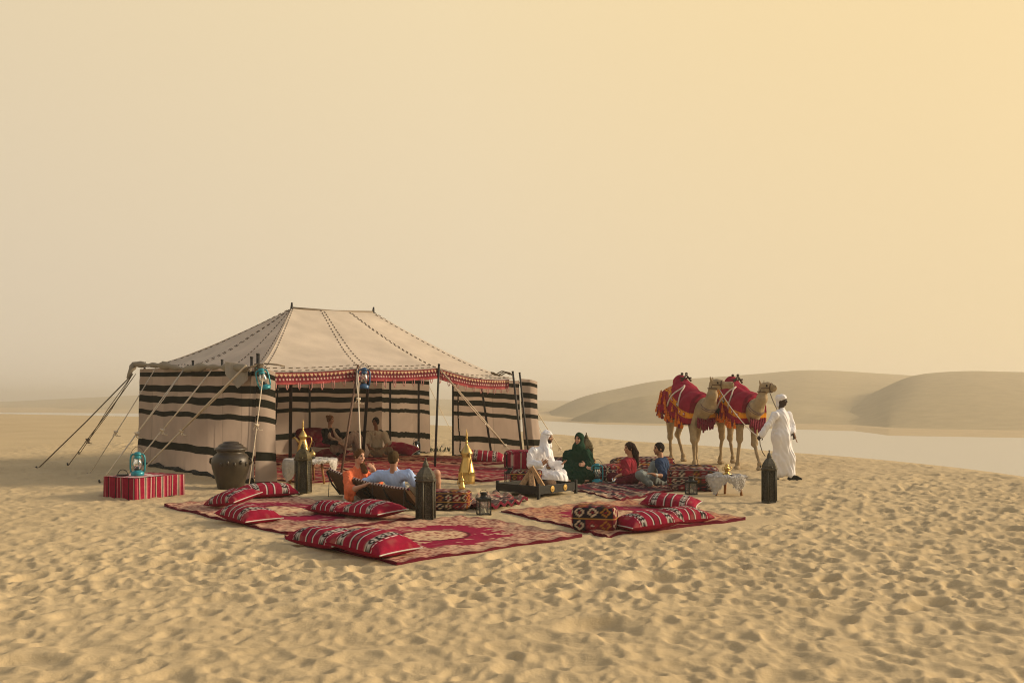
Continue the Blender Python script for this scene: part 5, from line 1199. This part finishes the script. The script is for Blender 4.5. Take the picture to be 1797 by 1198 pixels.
# --- man leading the camels
Y = 18.8
J = dict(hd=W(1373, 702, Y), ch=W(1371, 727, Y), pv=W(1371, 768, Y), sL=W(1382, 729, Y + .12), sR=W(1361, 729, Y - .11), eL=W(1388, 745, Y + .12), wL=W(1391, 759, Y - .05), hL=W(1395, 766, Y - .12), eR=W(1348, 746, Y - .14), wR=W(1337, 763, Y - .10), hR=W(1331, 769, Y - .08),
         kL=W(1386, 803, Y - .02), kR=W(1369, 806, Y + .05), aL=W(1389, 835, Y - .08), aR=W(1356, 834, Y + .14), tL=W(1402, 839, Y - .15), tR=W(1366, 843, Y + .08))
fc = V3(.72, -.69, -.03)
o, g, sx, rt = body('man in white robe and head wrap walking ahead of the camels', J, fc, SK['dark'], face_spots(J['hd'], fc, SK['dark'], V3(.05, .02, .018), V3(.012, .009, .008)), curlL=1.0, curlR=1.05, nR=(-.7, -.7, 0))
garment('robe', o, rt, WHT, torso(g, sx, .020, .04) + sleeve(g, 'L', 1.9, .020, .012) + sleeve(g, 'R', 1.9, .020, .016) + hips(g, .01) + [('c', g['ch'] - V3(0, 0, .12), g['pv'], .165, .172, .04, V3(.55, .84, 0), 1.15)] +
        [('c', W(1371, 765, Y), W(1384, 804, Y - .02), .175, .13, .08), ('c', W(1371, 765, Y), W(1370, 806, Y + .05), .17, .15, .08), ('c', W(1384, 800, Y - .02), W(1388, 832, Y - .07), .125, .080, .06), ('c', W(1370, 800, Y + .05), W(1363, 828, Y + .09), .14, .11, .06), ('c', W(1376, 812, Y + .02), W(1374, 828, Y + .02), .12, .09, .08)], (.014, 14), .013)
garment('collar', o, rt, WHT, [('c', J['ch'] + V3(.01, 0, .06), J['ch'] + V3(.012, 0, .10), .074, .066, .01)], (.002, 30))
f_, r_, u_ = ortho(fc); hd = J['hd']
garment('head_wrap', o, rt, WHT, [('e', hd + u_ * .045 - f_ * .014, (.112, .094, .084), ortho(fc), .02), ('c', hd + u_ * .06 + r_ * .05 + f_ * .03, hd + u_ * .05 + r_ * .05 - f_ * .07, .055, .06, .03), ('c', hd - f_ * .075, hd - f_ * .085 - V3(0, 0, .11), .062, .055, .04)], (.007, 30), holes=[(hd + f_ * .09 - u_ * .055, (.135, .095, .092), ortho(fc))])
for q, A_, T_ in (('L', g['aL'], g['tL']), ('R', g['aR'], g['tR'])):
    d = unit((T_ - A_) * V3(1, 1, .6)); garment('sandal', o, rt, V3(.022, .020, .014), [('c', A_ - V3(0, 0, .06) - d * .04, T_ - V3(0, 0, .012) + d * .03, .047, .038, .02), ('c', A_ + d * .05 - V3(0, 0, .01), T_ - d * .02 + V3(0, 0, .01), .045, .036, .02)], (.002, 30), .009)
m = MB(); m.tube([W(1393, 758, Y - .10), W(1395, 766, Y - .12), W(1399, 776, Y - .16)], [.012, .011, .009], 7); s_ = m.build('short_stick', WOOD); tag(s_, 'short dark riding stick held by the walking man', 'stick')

# --- two guests in the tent
Y = 25.6
J = dict(hd=W(580, 736, Y), ch=W(580, 758, Y + .05), pv=W(592, 787, Y), sL=W(590, 757, Y + .22), sR=W(570, 757, Y - .15), eL=W(604, 772, Y + .15), wL=W(611, 779, Y - .1), hL=W(616, 782, Y - .15), eR=W(570, 774, Y - .3), wR=W(594, 777, Y - .4), hR=W(601, 780, Y - .42),
         kL=W(622, 763, Y + .05), kR=W(626, 765, Y - .25), aL=W(628, 792, Y + .1), aR=W(640, 796, Y - .35), tL=W(640, 798, Y + .05), tR=W(652, 800, Y - .4))
fc = V3(.9, -.40, 0); hair = V3(.17, .085, .030)
o, g, sx, rt = body('blonde woman with hair bun and black cardigan reclining in the tent', J, fc, SK['fair'] * .9, face_spots(J['hd'], fc, SK['fair'], V3(.35, .1, .08), V3(.08, .04, .02)), res=.011)
garment('cardigan', o, rt, V3(.014, .012, .012), torso(g, sx, .034, .05) + sleeve(g, 'L', 1.9, .026) + sleeve(g, 'R', 1.9, .026), (.010, 18), holes=[(J['ch'] + V3(.12, -.17, -.12), (.09, .16, .34), np.eye(3))])
garment('blouse', o, rt, V3(.06, .012, .014), torso(g, sx, .018, .02))
garment('scarf', o, rt, V3(.46, .34, .27), [('c', J['ch'] + V3(-.05, -.10, .07), J['ch'] + V3(.02, -.22, -.15), .05, .05, .03), ('c', J['ch'] + V3(.02, -.22, -.15), W(606, 782, Y - .38), .05, .06, .03), ('c', J['ch'] + V3(.08, -.02, .06), J['ch'] + V3(.20, -.10, -.14), .04, .045, .03), ('c', J['ch'] + V3(.20, -.10, -.14), W(612, 782, Y - .15), .045, .06, .03), ('c', J['ch'] + V3(-.06, -.06, .07), J['ch'] + V3(.09, 0, .07), .05, .05, .03)], (.008, 25))
garment('trousers', o, rt, V3(.52, .42, .36), hips(g, .04) + trouser(g, sx, 'L', 1.95, .05, .05) + trouser(g, sx, 'R', 1.95, .05, .06), (.014, 16))
f_, r_, u_ = ortho(fc)
hair_cap(o, rt, J['hd'], fc, hair, t=.014, low=-.07, extra=[('bun', [('e', J['hd'] - f_ * .11 + u_ * .085, (.05, .05, .045), None, .01)])])
Y = 25.8
J = dict(hd=W(659, 740, Y), ch=W(661, 763, Y), pv=W(662, 791, Y), sL=W(674, 762, Y - .02), sR=W(648, 762, Y + .05), eL=W(681, 777, Y - .12), wL=W(674, 786, Y - .38), hL=W(668, 788, Y - .44), eR=W(643, 778, Y - .1), wR=W(650, 787, Y - .38), hR=W(657, 788, Y - .44),
         kL=W(684, 790, Y - .40), kR=W(637, 791, Y - .35), aL=W(650, 797, Y - .5), aR=W(674, 798, Y - .55), tL=W(643, 799, Y - .55), tR=W(681, 800, Y - .6))
fc = V3(-.35, -.93, 0)
o, g, sx, rt = body('man in cream linen shirt sitting cross-legged at the tent back wall', J, fc, SK['brown'] * 1.1, face_spots(J['hd'], fc, SK['brown'], V3(.2, .06, .05), V3(.015, .01, .008)), res=.011)
garment('shirt', o, rt, V3(.50, .44, .34), torso(g, sx, .034, .06) + sleeve(g, 'L', .95, .032, .012) + sleeve(g, 'R', .95, .032, .012), (.012, 18), holes=[(J['ch'] + V3(-.04, -.16, .06), (.035, .09, .12), np.eye(3))])
garment('trousers', o, rt, V3(.20, .15, .10), hips(g, .03) + trouser(g, sx, 'L', 1.85, .03) + trouser(g, sx, 'R', 1.85, .03), (.010, 18))
hair_cap(o, rt, J['hd'], fc, V3(.018, .012, .010), t=.020, low=-.10, noise=(.008, 45))

# ------------------------------------------------------------------ camels
COAT = V3(.36, .27, .16)
def camel(label, P, hdir, legs, drape_low, seed, band, cord_side, mouth=0):
    g = {k: np.asarray(v, float) for k, v in P.items()}
    rt = V3(*(g['belly'][:2]), 0); rt[2] = gz(rt)
    s = SDF(.017); s.noise = (.009, 19)
    s.ell(g['rump'], (.36, .30, .36), ortho(hdir), .15); s.ell(g['belly'], (.58, .36, .38), ortho(hdir), .15); s.ell(g['chest'], (.36, .29, .40), ortho(hdir), .15)
    s.cap(g['back'], g['hump'], .30, .12, .2); s.cap(g['rump'], g['belly'], .30, .36, .1); s.cap(g['belly'], g['chest'], .36, .30, .1)
    s.cap(g['chest'], g['neck1'], .25, .19, .12); s.cap(g['neck1'], g['neck2'], .185, .125, .06); s.cap(g['neck2'], g['poll'], .12, .09, .05)
    hf = unit(g['nose'] - g['poll']); A = ortho(hf); f, r, u = A; L_ = np.linalg.norm(g['nose'] - g['poll'])
    c0 = g['poll'] + f * .06
    s.ell(c0 + f * .05 + u * .035, (.15, .085, .085), A, .05); s.ell(c0 + f * .05 - u * .055, (.14, .07, .085), A, .05); s.cap(c0 + f * .12 + u * .01, g['nose'] - f * .10 - u * .012, .072, .060, .04); s.ell(g['nose'] - f * .07 - u * .005, (.085, .062, .070), A, .03); s.ell(g['nose'] - f * .035 - u * .035, (.05, .055, .05), A, .03); s.ell(g['nose'] - f * .09 - u * .085, (.075, .045, .036), A, .02)
    s.cap(c0 - u * .09 + f * .0, g['nose'] - f * .12 - u * .075, .05, .036, .03)
    for q in (-1, 1):
        s.ell(c0 + f * .075 + u * .055 + r * q * .062, (.045, .028, .022), A, .02)
        e = g['poll'] + u * .075 + r * q * .075 - f * .02; s.cap(e, e + u * .085 + r * q * .03 - f * .02, .026, .012, .01)
    s.cap(g['rump'] - hdir * .30 + V3(0, 0, .08), g['rump'] - hdir * .42 + V3(0, 0, -.45), .045, .03, .05)
    for (hip, kn, ft, toe, fr) in legs:
        hip, kn, ft, toe = [np.asarray(q, float) for q in (hip, kn, ft, toe)]
        if fr: s.cap(hip, (hip + kn) / 2, .15, .095, .08); s.cap((hip + kn) / 2, kn, .095, .075, .05)
        else: s.cap(hip, hip + (kn - hip) * .45, .19, .12, .1); s.cap(hip + (kn - hip) * .45, kn, .12, .065, .05)
        s.ell(kn, (.080, .080, .10), None, .03); s.cap(kn, ft + V3(0, 0, .14), .047, .036, .03); s.ell(ft + V3(0, 0, .15), (.055, .055, .06), None, .03); s.cap(ft + V3(0, 0, .13), ft + V3(0, 0, .05), .048, .060, .03)
        d = unit((toe - ft) * V3(1, 1, 0)); s.ell(ft + d * .05 + V3(0, 0, .035), (.125, .085, .05), ortho(d), .03)
    dk = COAT * .35
    sp = [(g['belly'] - V3(0, 0, .5), .30, COAT * .8)]
    for q in (-1, 1): sp.append((c0 + f * .085 + u * .028 + r * q * .078, .030, V3(.012, .010, .008))); sp.append((g['nose'] + u * .02 + r * q * .035, .020, V3(.03, .02, .015)))
    sp.append((g['nose'] - u * .030, (.05, .05, .010), dk)); sp.append((g['neck1'] * .5 + g['neck2'] * .5 + V3(0, 0, -.1), .12, COAT * 1.25))
    pt = paint(COAT, sp)
    def colr(v):
        c = pt(v); n_ = noise3(v, 9)[:, None]; return c * (1 + .12 * n_)
    o = s.build('camel', FUR, None, rt, colr); o.location = tuple(rt); tag(o, label, 'camel', 'two camels in red drapes')
    # woollen drape over hump, flanks and rump
    s = SDF(.016); s.noise = (.010, 11); sd = np.cross(hdir, (0, 0, 1))
    t_ = .06
    s.ell(g['rump'] - V3(0, 0, .02), (.36 + t_, .30 + t_, .36 + t_), ortho(hdir), .15); s.ell(g['belly'], (.58 + t_, .36 + t_, .38 + t_), ortho(hdir), .15); s.ell(g['chest'] - V3(0, 0, .05), (.36 + t_ * .6, .29 + t_, .36 + t_), ortho(hdir), .15)
    s.cap(g['back'], g['hump'], .30 + t_, .13 + t_, .2)
    for a in (g['rump'], g['belly'], g['chest'] - hdir * .02): s.cap(a, a - V3(0, 0, .30), .36 + t_, .40 + t_, .1, sd, .85)
    zb = drape_low; cut = g['chest'] + hdir * .22
    s.clip(unit(V3(0, 0, -1) - hdir * .20), g['belly'] * V3(1, 1, 0) + V3(0, 0, zb)); s.clip(unit(hdir - V3(0, 0, .25)), cut)
    ctr = g['belly']
    def dcol(v):
        q = (v - ctr) @ hdir; z = v[:, 2]; w = (v - ctr) @ sd
        c = np.tile(V3(.27, .011, .034), (len(v), 1)); n_ = noise3(v, 5)[:, None]; c = c * (1 + .12 * n_)
        zl = np.interp(q, [-.95, -.3, .3, .9], [band[0], band[0] - .12, band[1] + .22, band[1]])
        b = np.abs(z - zl) < .085; c[b] = V3(.66, .26, .015)
        mot = b & (np.abs(z - zl) < .045) & ((q / .17) % 1 < .45); c[mot] = np.where(hash2(np.floor(q[mot] / .17).astype(int), 0, seed)[:, None] > .5, V3(.02, .05, .05), V3(.35, .03, .02)); m2 = b & (np.abs(z - zl) < .02) & ((q / .17) % 1 < .3); c[m2] = V3(.6, .5, .4)
        c[b & (np.abs(np.abs(z - zl) - .078) < .008)] = V3(.25, .03, .02)
        c[np.abs(q - (cut - ctr) @ hdir) < .035] *= .6
        if seed == 9: c[(z + .20 * q < zb + .24) & (q > -.62) & (q < -.05)] = V3(.022, .036, .028)
        c[z + .20 * q < zb + .035] = V3(.07, .012, .02)
        return c
    v, q = s.mesh(); d = mesh_obj('drape', v, q, WOVEN, o, dcol(v), rt)
    # tassels hang below the band and from the edge of the cloth
    TAS = mat('orange_wool', (.62, .15, .012), .95, var=.25); TAR = mat('red_wool', (.38, .03, .015), .95, var=.25); TAM = mat('maroon_wool', (.16, .010, .030), .95, var=.25)
    def tassel(p, L_=.20, mt=TAS, r_=.042):
        p = np.asarray(p, float); m = MB(); m.tube([p + V3(0, 0, L_ * .35), p], .010, 5)
        m.lathe([(.006, 0), (.026, -.012), (.026, -.03), (.014, -.04), (r_ * .75, -.07), (r_, -L_ * .92), (r_ * .7, -L_), (0, -L_ + .01)], 9, at=p); m.build('tassel', mt, d, rt)
    cam_side = sd if np.dot(sd, ctr * V3(1, 1, 0)) < 0 else -sd
    rs = random.Random(seed)
    vv = v[(v - ctr) @ cam_side > .12]; qq = (vv - ctr) @ hdir
    for k in range(18):
        q0 = -.85 + 1.45 * k / 17 + rs.uniform(-.02, .02); near = vv[np.abs(qq - q0) < .05]
        if not len(near): continue
        zl = float(np.interp(q0, [-.95, -.3, .3, .9], [band[0], band[0] - .12, band[1] + .22, band[1]])) - rs.choice((.14, .26, .38, .50))
        zl = max(zl, zb + .05 - .2 * q0); cand = near[np.argmin(np.abs(near[:, 2] - zl))]
        tassel(cand + cam_side * .04, rs.uniform(.13, .18), TAS if rs.random() < .7 else TAR)
    low = v[(v[:, 2] + .20 * ((v - ctr) @ hdir) < zb + .03)]; ql = (low - ctr) @ hdir
    for k in range(14):
        q0 = -.8 + 1.5 * k / 13; near = low[np.abs(ql - q0) < .05]
        if len(near): c_ = near[np.argmax((near - ctr) @ cam_side)]; tassel(c_ + V3(0, 0, .02), rs.uniform(.11, .17), TAS if k % 3 else TAM)
    back = v[(v - ctr) @ hdir < ((v - ctr) @ hdir).min() + .12]
    for k in range(16):
        c_ = back[rs.randrange(len(back))]
        if g['rump'][2] - .35 < c_[2] < g['rump'][2] + .25: tassel(c_ - hdir * .05, rs.uniform(.14, .2), TAS if k % 2 else TAR, .05)
    # chest fringe, saddle, straps, halter
    m = MB(); fr_ = g['chest'] + hdir * .30 - V3(0, 0, .28)
    for k in range(9):
        p = fr_ + sd * (k - 4) * .062 + V3(0, 0, .05 * abs(k - 4) / 4); m.tube([p, p - V3(0, 0, .12), p + hdir * rs.uniform(-.03, .03) - V3(0, .0, rs.uniform(.22, .36))], [.016, .034, .024], 6)
    f_ = m.build('chest_fringe', TAM, d, rt); f_['kind'] = 'stuff'
    top = v[np.argmax(v[:, 2])]; sdl = top + hdir * .14 - V3(0, 0, .03)
    m = MB()
    for q in (-.08, .09):
        m.tube([sdl + hdir * q - sd * .16 - V3(0, 0, .14), sdl + hdir * q + V3(0, 0, .02), sdl + hdir * q + sd * .16 - V3(0, 0, .14)], .028, 7)
        m.ell(sdl + hdir * q + V3(0, 0, .05), (.04, .05, .035), 8)
    m.tube([sdl - hdir * .16 + sd * .1 - V3(0, 0, .06), sdl + hdir * .16 + sd * .1 - V3(0, 0, .06)], .022, 6); m.tube([sdl - hdir * .16 - sd * .1 - V3(0, 0, .06), sdl + hdir * .16 - sd * .1 - V3(0, 0, .06)], .022, 6)
    m.build('saddle', mat('dark_saddle_wood', (.07, .05, .032), .7, var=.3), o, rt)
    m = MB()
    for a, b in ((.16, -.12), (.16, .30)):
        pts = []
        for t in np.linspace(0, 1, 12):
            q0 = a + (b - a) * t; z0 = (top[2] - .28) - t * .55; sel = vv[(np.abs(qq - q0) < .05)]
            if len(sel): c_ = sel[np.argmin(np.abs(sel[:, 2] - z0))]; pts.append(c_ + cam_side * .012)
        for _ in range(3): pts = pts[:1] + [(a_ + b_ * 2 + c_ ) / 4 + cam_side * .006 for a_, b_, c_ in zip(pts[:-2], pts[1:-1], pts[2:])] + pts[-1:]
        if len(pts) > 2: m.tube(pts, .020, 6, V3(.62, .52, .42))
    if m.v: m.build('strap', WOVEN, d, rt, col=True)
    m = MB()
    def loop(c, ax_, ra, rb): m.tube([c + ax_[1] * math.cos(t) * ra + ax_[2] * math.sin(t) * rb for t in np.linspace(0, 2 * PI, 20)], .012, 6)
    loop(c0 + f * .17 - u * .02, A, .092, .108); nk = ortho(unit(g['poll'] - g['neck2'])); loop(g['poll'] - nk[0] * .12, nk, .12, .12)
    m.tube([c0 + f * .17 + r * .09 - u * .02, c0 - f * .05 + r * .095 - u * .03, g['poll'] - nk[0] * .1 + r * .1], .010, 5); m.tube([c0 + f * .17 - r * .09 - u * .02, c0 - f * .05 - r * .095 - u * .03, g['poll'] - nk[0] * .1 - r * .1], .010, 5)
    m.build('halter', mat('halter_cord', (.10, .055, .03), .9, var=.2), o, rt)
    nb = ortho(unit(g['neck2'] - g['neck1'])); m = MB()
    for q in (0, .05): m.tube([g['neck1'] + nb[0] * q + nb[1] * math.cos(t) * .20 + nb[2] * math.sin(t) * .21 for t in np.linspace(0, 2 * PI, 22)], .010, 6)
    m.build('neck_cord', mat('neck_cord', (.16, .10, .10), .9, var=.3), o, rt)
    return o, c0, f, u, r
h1 = unit(V3(.50, -.87, 0)); Yc = 22.7
P = dict(rump=W(1186, 705, 23.6), belly=W(1203, 708, 23.0), chest=W(1224, 716, 22.35), back=W(1199, 688, 23.2), hump=W(1194, 670, 23.35), neck1=W(1243, 714, 21.95), neck2=W(1250, 694, 21.75), poll=W(1251, 673, 21.75), nose=W(1287, 674, 21.50))
ft = lambda px, py, Y: V3((px - CX) / F * Y, Y, gz(((px - CX) / F * Y, Y)))
legs = [(W(1178, 716, 23.4), W(1176, 766, 23.55), ft(1178, 805, 23.6), ft(1184, 809, 23.3), 0), (W(1202, 716, 23.9), W(1189, 762, 24.1), ft(1199, 805, 23.9), ft(1207, 810, 23.5), 0),
        (W(1214, 725, 22.2), W(1217, 772, 22.1), ft(1219, 817, 22.2), ft(1223, 822, 21.9), 1), (W(1231, 724, 22.5), W(1222, 770, 22.7), ft(1222, 813, 22.75), ft(1226, 817, 22.4), 1)]
c1_ = camel('camel in red drape looking right, standing behind the other', P, h1, legs, 1.20, 4, (2.06, 1.26), 1)
h2 = unit(V3(.56, -.83, 0))
P = dict(rump=W(1270, 708, 23.1), belly=W(1290, 710, 22.55), chest=W(1313, 716, 21.9), back=W(1287, 690, 22.7), hump=W(1284, 673, 22.85), neck1=W(1326, 718, 21.5), neck2=W(1337, 700, 21.3), poll=W(1339, 679, 21.3), nose=W(1362, 679, 21.05))
legs = [(W(1265, 718, 22.9), W(1267, 766, 23.1), ft(1264, 806, 23.2), ft(1270, 811, 22.9), 0), (W(1284, 718, 23.3), W(1281, 768, 23.5), ft(1286, 808, 23.3), ft(1291, 812, 23.0), 0),
        (W(1297, 726, 21.8), W(1298, 770, 21.9), ft(1294, 813, 22.0), ft(1289, 817, 21.8), 1), (W(1324, 724, 22.0), W(1324, 778, 21.85), ft(1333, 820, 21.5), ft(1338, 824, 21.2), 1)]
c2_ = camel('camel in red drape following close behind the walking man', P, h2, legs, 1.22, 9, (2.0, 1.26), 1)
def lead(label, pts, r=.011, mt=ROPE):
    m = MB(); m.tube(pts, r, 6); o = m.build('lead_rope', mt); tag(o, label, 'rope', 'ropes leading the camels')
def sagp(a, b, s, n=14): return [a + (b - a) * t - V3(0, 0, s * 4 * t * (1 - t)) for t in np.linspace(0, 1, n)]
hR = W(1333, 768, 18.72); _, c0, f, u, r = c1_
lead('pale lead rope from the first camel to the man\'s hand', sagp(c0 + f * .1 - u * .12, hR, .12)); _, c0, f, u, r = c2_
lead('dark lead rope from the second camel behind the man', sagp(c0 + f * .12 - u * .12, W(1366, 722, 18.98), .03), .012, DROPE)
lead('loose rope end with tassel hanging from the man\'s hand', [hR, W(1334, 780, 18.7), W(1338, 793, 18.68), W(1343, 800, 18.65)], .010, DROPE)
